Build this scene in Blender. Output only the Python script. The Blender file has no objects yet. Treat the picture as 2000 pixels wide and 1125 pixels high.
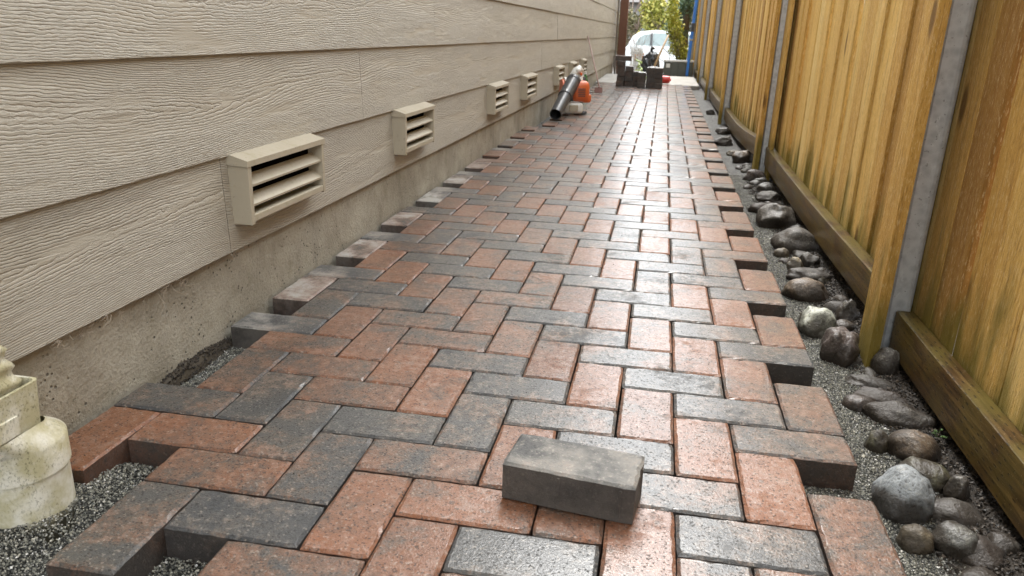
import bpy, bmesh, math, random
import numpy as np
from mathutils import Vector, Matrix, noise as mn
R = math.radians
random.seed(7); rng = np.random.default_rng(7)
S = bpy.context.scene
col = S.collection

# ------------------------------------------------------------------ camera
cam_d = bpy.data.cameras.new('camera'); cam = bpy.data.objects.new('camera', cam_d); col.objects.link(cam)
S.camera = cam
cam_d.sensor_width = 36.0; cam_d.lens = 1502.16 / 2000 * 36
cam_d.clip_start = 0.02; cam_d.clip_end = 2000
_yaw, _pit, _rol = -0.178067, -0.327452, 0.0300815
fw = Vector((math.sin(_yaw)*math.cos(_pit), math.cos(_yaw)*math.cos(_pit), math.sin(_pit)))
rt = Vector((math.cos(_yaw), -math.sin(_yaw), 0)); up = rt.cross(fw)
r2 = rt*math.cos(_rol) + up*math.sin(_rol); u2 = -rt*math.sin(_rol) + up*math.cos(_rol)
M = Matrix((r2, u2, -fw)).transposed().to_4x4(); M.translation = (0.52553, -1.0959, 0.66589)
cam.matrix_world = M
cam_d.dof.use_dof = True; cam_d.dof.focus_distance = 1.9; cam_d.dof.aperture_fstop = 9.0

# ------------------------------------------------------------------ world, sun, exposure
w = bpy.data.worlds.new('World'); S.world = w; w.use_nodes = True
wn = w.node_tree.nodes; wl = w.node_tree.links; wn.clear()
SUN_EL, SUN_ROT = R(60), R(-14)
sky = wn.new('ShaderNodeTexSky'); sky.sky_type = 'NISHITA'; sky.sun_disc = False
sky.sun_elevation = SUN_EL; sky.sun_rotation = SUN_ROT; sky.dust_density = 4.0; sky.air_density = 1.0
hs = wn.new('ShaderNodeHueSaturation'); hs.inputs['Saturation'].default_value = 0.12
mixw = wn.new('ShaderNodeMix'); mixw.data_type = 'RGBA'; mixw.inputs[0].default_value = 0.6
mixw.inputs[7].default_value = (8.2, 8.5, 8.8, 1)          # even overcast cloud layer
bg = wn.new('ShaderNodeBackground'); bg.inputs['Strength'].default_value = 0.125
wo = wn.new('ShaderNodeOutputWorld')
wl.new(sky.outputs[0], hs.inputs['Color']); wl.new(hs.outputs[0], mixw.inputs[6])
wl.new(mixw.outputs[2], bg.inputs['Color']); wl.new(bg.outputs[0], wo.inputs['Surface'])
sd = bpy.data.lights.new('sun', 'SUN'); sd.energy = 1.5; sd.angle = R(40); sd.color = (1, .97, .92)
sun = bpy.data.objects.new('sun', sd); col.objects.link(sun)
sdir = Vector((math.sin(SUN_ROT)*math.cos(SUN_EL), math.cos(SUN_ROT)*math.cos(SUN_EL), math.sin(SUN_EL)))
sun.rotation_euler = sdir.to_track_quat('Z', 'Y').to_euler(); sun.location = (3, 5, 8)
S.view_settings.view_transform = 'Standard'; S.view_settings.look = 'None'
S.view_settings.exposure = 2.05; S.view_settings.gamma = 1.0
S.view_settings.use_curve_mapping = False
S.render.engine = 'CYCLES'
S.cycles.max_bounces = 6; S.cycles.diffuse_bounces = 3; S.cycles.glossy_bounces = 3; S.cycles.transmission_bounces = 2
S.cycles.caustics_reflective = False; S.cycles.caustics_refractive = False

# ------------------------------------------------------------------ helpers
WL = {}                                   # world location of parents
def tag(o, label=None, cat=None, group=None, kind=None):
    if label: o['label'] = label
    if cat: o['category'] = cat
    if group: o['group'] = group
    if kind: o['kind'] = kind
    return o
def empty(name, loc, label=None, cat=None, group=None, kind=None):
    o = bpy.data.objects.new(name, None); col.objects.link(o); o.location = loc
    o.empty_display_size = .05; WL[o] = Vector(loc)
    return tag(o, label, cat, group, kind)
def mk(name, V, F, mat, parent=None, smooth=False, origin=None, mats=None, mi=None):
    """one mesh object from world-space verts; origin at the bottom centre unless given"""
    V = np.asarray(V, dtype=np.float64).reshape(-1, 3)
    lo, hi = V.min(0), V.max(0)
    o0 = np.array(origin, float) if origin is not None else np.array([(lo[0]+hi[0])/2, (lo[1]+hi[1])/2, lo[2]])
    me = bpy.data.meshes.new(name)
    if isinstance(F, np.ndarray):
        n, k = F.shape
        me.vertices.add(len(V)); me.vertices.foreach_set('co', (V-o0).astype(np.float32).ravel())
        me.loops.add(n*k); me.loops.foreach_set('vertex_index', F.astype(np.int32).ravel())
        me.polygons.add(n); me.polygons.foreach_set('loop_start', np.arange(0, n*k, k, dtype=np.int32))
        me.polygons.foreach_set('loop_total', np.full(n, k, dtype=np.int32))
        me.update(calc_edges=True)
    else:
        me.from_pydata((V-o0).tolist(), [], F); me.update()
    me.polygons.foreach_set('use_smooth', np.full(len(me.polygons), smooth))
    for m in (mats or [mat]): me.materials.append(m)
    if mi is not None: me.polygons.foreach_set('material_index', np.asarray(mi, dtype=np.int32))
    ob = bpy.data.objects.new(name, me); col.objects.link(ob)
    p0 = WL[parent] if parent is not None else Vector((0, 0, 0))
    ob.parent = parent; ob.location = Vector(o0.tolist()) - p0; WL[ob] = Vector(o0.tolist())
    return ob
class MB:
    """collects shapes into one mesh"""
    def __init__(s): s.V = []; s.F = []
    def add(s, V, F):
        n = len(s.V); s.V += [tuple(v) for v in V]; s.F += [tuple(i+n for i in f) for f in F]; return s
    def box(s, c, d, rot=None, bev=0.0, seg=2):
        bm = bmesh.new(); bmesh.ops.create_cube(bm, size=1)
        for v in bm.verts: v.co = Vector((v.co.x*d[0], v.co.y*d[1], v.co.z*d[2]))
        if bev: bmesh.ops.bevel(bm, geom=bm.edges[:], offset=bev, segments=seg, affect='EDGES', profile=.5)
        m = Matrix.Translation(c) @ (rot.to_4x4() if rot else Matrix())
        bm.verts.index_update()
        s.add([m @ v.co for v in bm.verts], [[v.index for v in f.verts] for f in bm.faces]); bm.free(); return s
    def bounds(s, x0, x1, y0, y1, z0, z1, bev=0, seg=2):
        return s.box(((x0+x1)/2, (y0+y1)/2, (z0+z1)/2), (abs(x1-x0), abs(y1-y0), abs(z1-z0)), None, bev, seg)
    def tube(s, pts, rad, n=10, caps=True):
        pts = [Vector(p) for p in pts]; rad = rad if hasattr(rad, '__len__') else [rad]*len(pts)
        prev = None; V = []; F = []
        for i, p in enumerate(pts):
            t = (pts[min(i+1, len(pts)-1)] - pts[max(i-1, 0)])
            if t.length < 1e-9: t = Vector((0, 0, 1))
            t.normalize()
            if prev is None: a = t.orthogonal().normalized()
            else:
                a = prev - t*prev.dot(t); a = a.normalized() if a.length > 1e-6 else t.orthogonal().normalized()
            prev = a; b = t.cross(a)
            for k in range(n):
                q = 2*math.pi*k/n; V.append(p + (a*math.cos(q)+b*math.sin(q))*rad[i])
        for i in range(len(pts)-1):
            for k in range(n):
                F.append((i*n+k, i*n+(k+1) % n, (i+1)*n+(k+1) % n, (i+1)*n+k))
        if caps:
            F.append(tuple(range(n-1, -1, -1))); F.append(tuple((len(pts)-1)*n+k for k in range(n)))
        return s.add(V, F)
    def sphere(s, c, r, nu=14, nv=9, m=None):
        V = [Vector((0, 0, 1))]; F = []
        for j in range(1, nv):
            for i in range(nu):
                a = math.pi*j/nv; b = 2*math.pi*i/nu
                V.append(Vector((math.sin(a)*math.cos(b), math.sin(a)*math.sin(b), math.cos(a))))
        V.append(Vector((0, 0, -1)))
        for i in range(nu): F.append((0, 1+i, 1+(i+1) % nu))
        for j in range(nv-2):
            for i in range(nu):
                F.append((1+j*nu+i, 1+(j+1)*nu+i, 1+(j+1)*nu+(i+1) % nu, 1+j*nu+(i+1) % nu))
        e = len(V)-1
        for i in range(nu): F.append((1+(nv-2)*nu+i, e, 1+(nv-2)*nu+(i+1) % nu))
        r = r if hasattr(r, '__len__') else (r, r, r)
        V = [Vector((v.x*r[0], v.y*r[1], v.z*r[2])) for v in V]
        if m: V = [m @ v for v in V]
        return s.add([v+Vector(c) for v in V], F)
    def prism(s, prof, a0, a1, axis='x'):
        """profile of (p,q) extruded along an axis"""
        n = len(prof); f = {'x': lambda p, q, a: (a, p, q), 'y': lambda p, q, a: (p, a, q), 'z': lambda p, q, a: (p, q, a)}[axis]
        V = [f(p, q, a0) for p, q in prof] + [f(p, q, a1) for p, q in prof]
        F = [(i, (i+1) % n, n+(i+1) % n, n+i) for i in range(n)] + [tuple(range(n-1, -1, -1)), tuple(range(n, 2*n))]
        return s.add(V, F)
    def build(s, name, mat, parent=None, smooth=False, **k):
        o = mk(name, s.V, s.F, mat, parent, smooth, **k)
        bm = bmesh.new(); bm.from_mesh(o.data); bmesh.ops.recalc_face_normals(bm, faces=bm.faces); bm.to_mesh(o.data); bm.free()
        return o
def auto_smooth(o, ang=40):
    me = o.data; bm = bmesh.new(); bm.from_mesh(me)
    for f in bm.faces: f.smooth = True
    for e in bm.edges:
        if len(e.link_faces) == 2 and e.calc_face_angle(0) > R(ang): e.smooth = False
    bm.to_mesh(me); bm.free(); return o
def nz(x, y, z=0.0): return mn.noise(Vector((x, y, z)))
def fbm(x, y, z=0.0, o=4):
    a, f, t = .5, 1.0, 0.0
    for _ in range(o): t += a*mn.noise(Vector((x*f, y*f, z*f+7.3*_))); a *= .5; f *= 2.03
    return t

# ------------------------------------------------------------------ node material builder
class G:
    def __init__(s, name):
        s.m = bpy.data.materials.new(name); s.m.use_nodes = True
        s.t = s.m.node_tree; s.n = s.t.nodes; s.l = s.t.links
        s.b = s.n['Principled BSDF']
    def new(s, t, **k):
        x = s.n.new(t)
        for a, b in k.items(): setattr(x, a, b)
        return x
    def put(s, sock, v):
        if v is None: return
        if isinstance(v, bpy.types.NodeSocket): s.l.new(v, sock)
        else:
            if isinstance(v, (tuple, list)) and len(v) == 3 and sock.type == 'RGBA': v = (*v, 1)
            sock.default_value = v
    def math(s, op, a, b=None, c=None, clamp=False):
        x = s.new('ShaderNodeMath', operation=op, use_clamp=clamp)
        s.put(x.inputs[0], a); s.put(x.inputs[1], b)
        if c is not None: s.put(x.inputs[2], c)
        return x.outputs[0]
    def vec(s, op, a, b=None):
        x = s.new('ShaderNodeVectorMath', operation=op); s.put(x.inputs[0], a)
        if b is not None:
            s.put(x.inputs['Scale' if op == 'SCALE' else 1], b)
        return x.outputs[0]
    def mix(s, f, a, b, blend='MIX'):
        x = s.new('ShaderNodeMix', data_type='RGBA', blend_type=blend)
        s.put(x.inputs[0], f); s.put(x.inputs[6], a); s.put(x.inputs[7], b); return x.outputs[2]
    def ramp(s, f, *stops):
        x = s.new('ShaderNodeValToRGB'); e = x.color_ramp.elements
        while len(e) < len(stops): e.new(.5)
        for q, (p, c) in zip(e, stops):
            q.position = p; q.color = (*c, 1) if hasattr(c, '__len__') else (c, c, c, 1)
        s.put(x.inputs[0], f); return x.outputs[0]
    def smooth(s, f, a, b):
        x = s.new('ShaderNodeMapRange', interpolation_type='SMOOTHSTEP')
        s.put(x.inputs[0], f); x.inputs[1].default_value = a; x.inputs[2].default_value = b; return x.outputs[0]
    def noise(s, v, scale, detail=3, rough=.55, dist=0):
        x = s.new('ShaderNodeTexNoise'); s.put(x.inputs['Vector'], v)
        x.inputs['Scale'].default_value = scale; x.inputs['Detail'].default_value = detail
        x.inputs['Roughness'].default_value = rough; x.inputs['Distortion'].default_value = dist; return x.outputs[0]
    def voro(s, v, scale, feature='F1', out='Distance'):
        x = s.new('ShaderNodeTexVoronoi', feature=feature); s.put(x.inputs['Vector'], v)
        x.inputs['Scale'].default_value = scale; return x.outputs[out]
    def pos(s): return s.new('ShaderNodeNewGeometry').outputs['Position']
    def obj(s): return s.new('ShaderNodeTexCoord').outputs['Object']
    def rand(s): return s.new('ShaderNodeObjectInfo').outputs['Random']
    def ocol(s): return s.new('ShaderNodeObjectInfo').outputs['Color']
    def island(s): return s.new('ShaderNodeNewGeometry').outputs['Random Per Island']
    def xyz(s, v):
        x = s.new('ShaderNodeSeparateXYZ'); s.put(x.inputs[0], v); return x.outputs
    def comb(s, a, b, c):
        x = s.new('ShaderNodeCombineXYZ')
        for q, v in zip(x.inputs, (a, b, c)): s.put(q, v)
        return x.outputs[0]
    def scale(s, v, sx, sy, sz): return s.vec('MULTIPLY', v, (sx, sy, sz))
    def attr(s, n):
        x = s.new('ShaderNodeAttribute', attribute_name=n); return x
    def bump(s, h, strength=.5, dist=.002, normal=None):
        x = s.new('ShaderNodeBump'); s.put(x.inputs['Height'], h)
        x.inputs['Strength'].default_value = strength; x.inputs['Distance'].default_value = dist
        if normal is not None: s.put(x.inputs['Normal'], normal)
        return x.outputs[0]
    def out(s, color=None, rough=None, metal=None, normal=None, **k):
        s.put(s.b.inputs['Base Color'], color); s.put(s.b.inputs['Roughness'], rough)
        s.put(s.b.inputs['Metallic'], metal); s.put(s.b.inputs['Normal'], normal)
        for a, b in k.items(): s.put(s.b.inputs[a.replace('_', ' ')], b)
        return s.m
def plain(name, c, rough=.5, metal=0, var=.12, bump=0.0, bs=200, **k):
    g = G(name); p = g.obj(); n = g.noise(p, 14, 4)
    c2 = g.mix(n, tuple(x*(1-var*2) for x in c), tuple(min(1, x*(1+var*2)) for x in c))
    nb = g.bump(g.noise(p, bs, 3), bump, .002) if bump else None
    return g.out(c2, g.math('MULTIPLY_ADD', g.noise(p, 40, 2), .2, rough-.1), metal, nb, **k)

# pavers ------------------------------------------------------------
def paver_material():
    g = G('concrete_paver')
    a = g.attr('tone'); sp = g.new('ShaderNodeSeparateColor'); g.l.new(a.outputs['Color'], sp.inputs[0])
    red, white, seed = sp.outputs[0], sp.outputs[1], sp.outputs[2]
    P = g.vec('ADD', g.pos(), g.comb(g.math('MULTIPLY', seed, 61.0), g.math('MULTIPLY', seed, 37.0), 0.0))
    n1 = g.noise(P, 10.5, 3, .55, .4)
    n2 = g.noise(P, 58, 3, .62)
    n4 = g.noise(P, 300, 2, .8)
    cell = g.xyz(g.voro(P, 360, 'F1', 'Color')); cell2 = g.xyz(g.voro(P, 800, 'F1', 'Color'))
    f = g.math('ADD', g.math('MULTIPLY_ADD', red, 1.25, -.72), g.math('MULTIPLY_ADD', n1, 2.7, -.80))
    f = g.math('ADD', f, g.math('MULTIPLY_ADD', n2, 1.3, -.65))
    f = g.math('ADD', f, g.math('MULTIPLY_ADD', cell[1], .36, -.18))
    fac = g.smooth(f, .0, 1.05)
    grey = g.ramp(g.math('ADD', g.math('MULTIPLY', n1, .7), g.math('MULTIPLY', seed, .35)),
                  (.2, (.034, .036, .039)), (.5, (.048, .049, .049)), (.8, (.068, .064, .055)))
    reds = g.ramp(g.math('ADD', g.math('MULTIPLY', n2, .55), g.math('MULTIPLY', seed, .45)),
                  (.15, (.105, .040, .019)), (.5, (.178, .064, .023)), (.85, (.195, .080, .040)))
    brown = g.mix(g.smooth(f, -.30, .40), grey, (.080, .060, .046))
    c = g.mix(fac, brown, reds)
    c = g.mix(1.0, c, g.ramp(cell2[0], (0, .80), (1, 1.20)), 'MULTIPLY')
    speck = g.math('MULTIPLY', g.math('GREATER_THAN', cell[0], .945), g.math('MULTIPLY_ADD', n2, 1.1, .0), clamp=True); pit = g.math('LESS_THAN', cell[0], .085)
    ring_ = g.smooth(g.voro(P, 34), .22, .10)
    rsel = g.math('MULTIPLY', ring_, g.smooth(n1, .40, .60))
    c = g.mix(g.math('MULTIPLY', rsel, .55), c, (.030, .029, .024))
    c = g.mix(g.math('MULTIPLY', pit, .70), c, (.016, .015, .014))
    c = g.mix(g.math('MULTIPLY', speck, .55), c, (.36, .32, .27))
    px3 = g.xyz(g.pos())[0]
    edge = g.math('MULTIPLY_ADD', g.smooth(px3, -.24, -.36), .85, .15)        # salts bloom at the wall side
    ef = g.math('MULTIPLY', g.math('MULTIPLY', white, edge), g.smooth(g.math('ADD', n1, g.math('MULTIPLY', n2, .4)), .48, .88))
    haze = g.math('MULTIPLY', g.smooth(g.math('ADD', n2, g.math('MULTIPLY', n1, .6)), .78, 1.05), .2)
    c = g.mix(g.math('MAXIMUM', ef, haze), c, (.33, .315, .285))
    wet = g.smooth(g.math('ADD', g.noise(g.pos(), 6.5, 4, .6), g.math('MULTIPLY_ADD', n2, .5, -.25)), .25, .50)
    wet = g.math('MULTIPLY', wet, g.math('SUBTRACT', 1.0, g.math('MULTIPLY', white, .7)), clamp=True)
    wet = g.math('MULTIPLY', wet, g.math('SUBTRACT', 1.0, g.math('MULTIPLY', pit, .9)), clamp=True)
    flat = g.smooth(g.xyz(g.new('ShaderNodeNewGeometry').outputs['True Normal'])[2], .86, .97)   # water film lies on the flat face only
    wet = g.math('MULTIPLY', wet, flat)
    c = g.mix(g.math('MULTIPLY', g.math('SUBTRACT', 1.0, g.smooth(g.xyz(g.new('ShaderNodeNewGeometry').outputs['True Normal'])[2], .1, .4)), .65), c, (.040, .032, .028))   # shade on the upright sides painted into the colour
    rough = g.math('MULTIPLY_ADD', wet, -.30, .68)
    nb = g.bump(g.math('ADD', g.math('ADD', n4, g.math('MULTIPLY', cell[2], .35)), g.math('MULTIPLY', n2, .3)), .8, .0016)
    cb = g.bump(g.math('ADD', n4, g.math('MULTIPLY', n2, .9)), .30, .0012)
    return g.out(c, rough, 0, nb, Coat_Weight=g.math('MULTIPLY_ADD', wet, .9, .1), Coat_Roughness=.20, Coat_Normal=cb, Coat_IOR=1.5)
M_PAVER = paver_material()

def tone(mesh, t):
    at = mesh.attributes.new('tone', 'FLOAT_COLOR', 'POINT')
    a = np.tile(np.array(t, np.float32), (len(mesh.vertices), 1)) if np.ndim(t) == 1 else np.asarray(t, np.float32)
    at.data.foreach_set('color', a.ravel())
def paver_geo(L, W, H=.060, nl=12, ns=6, rg=random, rough=1.0, cham=.0048):
    """verts centred on the top face (z=0 top); L along x, W along y"""
    ol = []
    hx, hy = L/2, W/2; cr = .0018
    def side(x0, y0, x1, y1, n):
        for k in range(n):
            t = (k+.0)/n; ol.append((x0+(x1-x0)*t, y0+(y1-y0)*t))
    side(-hx+cr, -hy, hx-cr, -hy, nl); side(hx, -hy+cr, hx, hy-cr, ns)
    side(hx-cr, hy, -hx+cr, hy, nl); side(-hx, hy-cr, -hx, -hy+cr, ns)
    ol2 = []
    n = len(ol); V = []
    chip = {}
    if nl > 4:
        for ci in (0, nl, nl+ns, 2*nl+ns):
            if rg.random() < .04: chip[ci] = rg.uniform(.002, .005); chip[(ci-1) % n] = rg.uniform(.001, .004)
        for _ in range(rg.randint(0, 3)): chip[rg.randrange(n)] = rg.uniform(.001, .0035)
    for z, ins, jz, ji in ((-H, 0, 0, 0), (-.0034, 0, .0010, .0002), (-.0004, cham, .0003, .0011)):
        for pi_, (x, y) in enumerate(ol):
            i2 = ins + rg.uniform(-ji, ji)*rough if ji else ins
            if z > -.05 and pi_ in chip: i2 += chip[pi_]*(.45 if ins == 0 else 1)
            kx = (hx-i2)/hx; ky = (hy-i2)/hy
            V.append((x*kx, y*ky, z + (rg.uniform(-jz, jz*.4)*rough if jz else 0)))
    F = []
    for r in range(2):
        for k in range(n): F.append((r*n+k, r*n+(k+1) % n, (r+1)*n+(k+1) % n, (r+1)*n+k))
    F.append(tuple(2*n+k for k in range(n))); F.append(tuple(range(n-1, -1, -1)))
    return V, F

# wood, siding, concrete, gravel ... --------------------------------
def siding_material():
    g = G('painted_cedar_grain_siding')
    rnd = g.rand(); P = g.obj(); x, y, z = g.xyz(P)
    off = g.math('MULTIPLY', rnd, 91.0)
    yy = g.math('ADD', y, off)
    zc = g.math('MULTIPLY_ADD', g.noise(g.comb(g.math('MULTIPLY', yy, .75), off, 0.0), 1.0, 1, .5), .22, .02)
    t = g.math('MULTIPLY', g.math('ABSOLUTE', g.math('SUBTRACT', z, zc)), 10.0)
    w1 = g.noise(g.comb(g.math('MULTIPLY', yy, 1.5), g.math('MULTIPLY', z, 6.0), off), 1.0, 2, .5)
    w2 = g.noise(g.comb(g.math('MULTIPLY', yy, 38.0), g.math('MULTIPLY', z, 75.0), off), 1.0, 3, .65)
    ph = g.math('MULTIPLY_ADD', g.math('POWER', g.math('ADD', t, .02), 1.3), 18.0, g.math('MULTIPLY', yy, 2.6))
    ph = g.math('ADD', ph, g.math('MULTIPLY', w1, 11.0))
    ph = g.math('ADD', ph, g.math('MULTIPLY', w2, 1.5))
    fr = g.math('FRACT', ph)                       # saw tooth: each growth ring ends in a crisp ridge
    saw = g.math('SUBTRACT', g.smooth(fr, 0.0, .30), g.smooth(fr, .80, 1.0))
    patch = g.smooth(g.noise(g.comb(g.math('MULTIPLY', yy, 3.2), g.math('MULTIPLY', z, 19.0), off), 1.0, 3, .6), .33, .50)
    dash = g.noise(g.comb(g.math('MULTIPLY', yy, 48.0), g.math('MULTIPLY', z, 330.0), off), 1.0, 3, .7)
    dsel = g.smooth(g.noise(g.comb(g.math('MULTIPLY', yy, 2.2), g.math('MULTIPLY', z, 13.0), g.math('ADD', off, 9.0)), 1.0, 3, .6), .42, .58)
    h = g.math('MULTIPLY', saw, g.math('MULTIPLY_ADD', patch, .9, .06))
    h = g.math('ADD', h, g.math('MULTIPLY', dash, g.math('MULTIPLY_ADD', dsel, 1.5, .22)))
    nb = g.bump(h, .8, .0019)
    c = g.mix(g.noise(P, 3.0, 3), (.380, .346, .280), (.425, .392, .325))
    drt = g.smooth(g.noise(g.comb(g.math('MULTIPLY', yy, 4.0), g.math('MULTIPLY', z, 1.2), off), 1.0, 4, .65), .58, .78)
    c = g.mix(g.math('MULTIPLY', drt, .2), c, (.17, .15, .115))
    c = g.mix(g.math('MULTIPLY', g.smooth(dash, .44, .30), .30), c, (.20, .17, .125))  # hollows of the dash relief darkened in colour, standing in for shade
    return g.out(c, .5, 0, nb, Specular_IOR_Level=.4)
M_SIDING = siding_material()
def paint_material():
    g = G('weathered_beige_paint'); P = g.obj()
    n = g.noise(P, 55, 4, .6)
    c = g.mix(g.noise(P, 9, 4), (.36, .315, .235), (.44, .395, .305))
    alg = g.smooth(g.noise(P, 22, 5, .65), .55, .72)
    c = g.mix(g.math('MULTIPLY', alg, .35), c, (.26, .225, .115))
    chip = g.smooth(g.noise(P, 120, 3, .6), .66, .71)
    c = g.mix(g.math('MULTIPLY', chip, .6), c, (.15, .125, .095))
    return g.out(c, .55, 0, g.bump(n, .4, .0018), Specular_IOR_Level=.35)
M_PAINT = paint_material()
def concrete_material(name, c1, c2, moss=.3):
    g = G(name); P = g.pos()
    n = g.noise(P, 5, 5, .6); f = g.noise(P, 140, 4, .65)
    c = g.mix(g.smooth(n, .3, .7), c1, c2)
    st = g.smooth(g.noise(g.scale(P, 5, 5, 2.0), 1.6, 5, .65), .52, .72)
    c = g.mix(g.math('MULTIPLY', st, .45), c, tuple(x*.52 for x in c1))
    ef = g.smooth(g.noise(P, 7.0, 5, .7), .58, .74)
    c = g.mix(g.math('MULTIPLY', ef, .35), c, (.44, .42, .37))
    gm = g.smooth(g.noise(P, 11, 5, .7), .52, .72)
    c = g.mix(g.math('MULTIPLY', gm, moss), c, (.15, .135, .07))
    pit = g.smooth(g.voro(P, 75), .26, .12)
    psel = g.smooth(g.noise(P, 16, 2), .53, .60)
    pit = g.math('MULTIPLY', pit, psel)
    c = g.mix(g.math('MULTIPLY', pit, .75), c, (.06, .052, .04))
    c = g.mix(g.math('MULTIPLY', g.smooth(f, .56, .68), .40), c, tuple(x*.4 for x in c1))
    h = g.math('SUBTRACT', g.math('MULTIPLY', f, .8), pit)
    h = g.math('ADD', h, g.math('MULTIPLY', g.noise(P, 30, 3), .8))
    return g.out(c, .78, 0, g.bump(h, .8, .005))
M_CONC = concrete_material('stained_foundation_concrete', (.275, .248, .192), (.410, .378, .305), .35)
M_SLAB = concrete_material('pale_concrete_slab', (.30, .29, .27), (.42, .41, .38), .1)

def cedar_material():
    g = G('rough_cedar'); rnd = g.rand(); P = g.obj(); W = g.pos()
    off = g.math('MULTIPLY', rnd, 53.0); x, y, z = g.xyz(P)
    Q = g.comb(g.math('ADD', x, off), g.math('ADD', y, off), z)
    n1 = g.noise(g.scale(Q, 1, 1, .045), 150, 4, .70); n2 = g.noise(g.scale(Q, 1, 1, .06), 11, 3, .55)
    n3 = g.noise(g.scale(Q, 1, 1, .16), 300, 3, .78)
    tone_ = g.math('ADD', g.math('MULTIPLY', n2, .50), g.math('MULTIPLY', rnd, .72))
    c = g.ramp(tone_, (.18, (.360, .185, .050)), (.45, (.570, .335, .088)), (.75, (.690, .445, .135)), (.98, (.75, .54, .21)))
    c = g.mix(g.math('MULTIPLY', g.smooth(n1, .52, .64), .48), c, (.250, .125, .036))
    c = g.mix(g.math('MULTIPLY', g.smooth(n3, .54, .66), .60), c, (.80, .62, .34))
    c = g.mix(g.math('MULTIPLY', g.smooth(n3, .44, .34), .55), c, (.20, .10, .03))
    wx, wy, wz = g.xyz(W)
    damp = g.math('ADD', g.math('MULTIPLY', g.noise(g.scale(W, 6, 6, 1.6), 2.0, 4, .6), .62), g.math('MULTIPLY', wz, -1.0))
    alg = g.smooth(damp, .06, .26)
    c = g.mix(g.math('MULTIPLY', alg, .80), c, (.125, .112, .022))
    knot = g.smooth(g.voro(g.scale(Q, 1, 1, .40), 5.2), .12, .05)
    c = g.mix(g.math('MULTIPLY', knot, .75), c, (.10, .045, .015))
    fz = g.noise(g.scale(Q, 1, 1, .22), 240, 4, .7)
    h = g.math('ADD', g.math('MULTIPLY', n3, .8), g.math('MULTIPLY', n1, .6))
    h = g.math('ADD', h, g.math('MULTIPLY', g.math('MULTIPLY', fz, g.smooth(g.noise(g.scale(Q, 1, 1, .2), 9, 3), .42, .62)), 1.5))
    return g.out(c, g.math('MULTIPLY_ADD', n2, -.25, .72), 0, g.bump(h, 1.0, .0034), Specular_IOR_Level=.3, IOR=1.3)
M_CEDAR = cedar_material()
def treated_material():
    g = G('wet_treated_rail'); P = g.obj(); rnd = g.rand(); x, y, z = g.xyz(P)
    n = g.noise(g.scale(P, 14, .9, 14), 5, 4, .6); n2 = g.noise(g.scale(P, 1, .05, 1), 190, 3, .6)
    c = g.ramp(n, (.30, (.028, .015, .006)), (.50, (.062, .034, .011)), (.68, (.118, .070, .024)))
    c = g.mix(g.math('MULTIPLY', g.smooth(n2, .48, .64), .65), c, (.022, .013, .006))
    c = g.mix(g.math('MULTIPLY', g.smooth(g.noise(P, 260, 2), .64, .72), .6), c, (.30, .24, .15))
    up_ = g.xyz(g.new('ShaderNodeNewGeometry').outputs['Normal'])[2]
    alg = g.math('MULTIPLY', g.smooth(g.noise(P, 9, 4), .35, .6), g.math('MULTIPLY_ADD', up_, .35, .25), clamp=True)
    c = g.mix(alg, c, (.115, .092, .022))
    q = g.math('ADD', z, x)
    row = g.math('FLOOR', g.math('DIVIDE', q, .0125))
    yy = g.math('FRACT', g.math('ADD', g.math('DIVIDE', y, .030), g.math('MULTIPLY', row, .381)))
    fz = g.math('ABSOLUTE', g.math('SUBTRACT', g.math('FRACT', g.math('DIVIDE', q, .0125)), .5))
    inc = g.math('MULTIPLY', g.math('LESS_THAN', yy, .36), g.math('LESS_THAN', fz, .12))
    inc = g.math('MULTIPLY', inc, g.math('GREATER_THAN', g.noise(P, 30, 2), .46))
    c = g.mix(g.math('MULTIPLY', inc, .85), c, (.014, .010, .006))
    h = g.math('SUBTRACT', g.math('MULTIPLY', n2, .6), inc)
    return g.out(c, g.math('MULTIPLY_ADD', n, .25, .22), 0, g.bump(h, .6, .0022), Specular_IOR_Level=.35, IOR=1.28)
M_RAIL = treated_material()
def galv_material():
    g = G('galvanised_steel'); P = g.obj()
    n = g.noise(P, 34, 4, .7); v = g.voro(P, 55)
    c = g.mix(g.smooth(g.math('ADD', n, g.math('MULTIPLY', v, .5)), .45, .95), (.42, .435, .44), (.56, .575, .575))
    mark = g.smooth(g.noise(g.scale(P, 1, 1, .55), 75, 3, .7), .60, .68)
    c = g.mix(g.math('MULTIPLY', mark, .6), c, (.66, .68, .68))
    pt = g.smooth(g.noise(P, 120, 2), .66, .72)
    c = g.mix(g.math('MULTIPLY', pt, .5), c, (.09, .085, .07))
    return g.out(c, g.math('MULTIPLY_ADD', n, .3, .30), .35, g.bump(n, .12, .001))
M_GALV = galv_material()
def ground_material():
    g = G('gravel_and_soil'); P = g.pos(); x, y, z = g.xyz(P)
    soil = g.smooth(g.math('ADD', x, g.math('MULTIPLY_ADD', g.noise(P, 6, 4), .16, -.08)), 1.005, 1.045)
    v = g.voro(P, 330, 'F1', 'Color'); vd = g.voro(P, 330)
    s = g.xyz(v)[0]
    cg = g.ramp(s, (.1, (.028, .029, .026)), (.5, (.10, .10, .085)), (.8, (.22, .215, .175)), (.95, (.60, .59, .54)))
    cg = g.mix(g.smooth(vd, .25, .6), cg, (.012, .012, .011))
    cs = g.ramp(g.noise(P, 60, 5, .7), (.3, (.012, .009, .006)), (.6, (.034, .025, .017)), (.8, (.075, .06, .042)))
    c = g.mix(soil, cg, cs)
    h = g.math('ADD', g.math('MULTIPLY', vd, -1.0), g.math('MULTIPLY', g.noise(P, 90, 4, .7), 1.2))
    return g.out(c, .55, 0, g.bump(h, .9, .004))
M_GROUND = ground_material()
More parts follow.
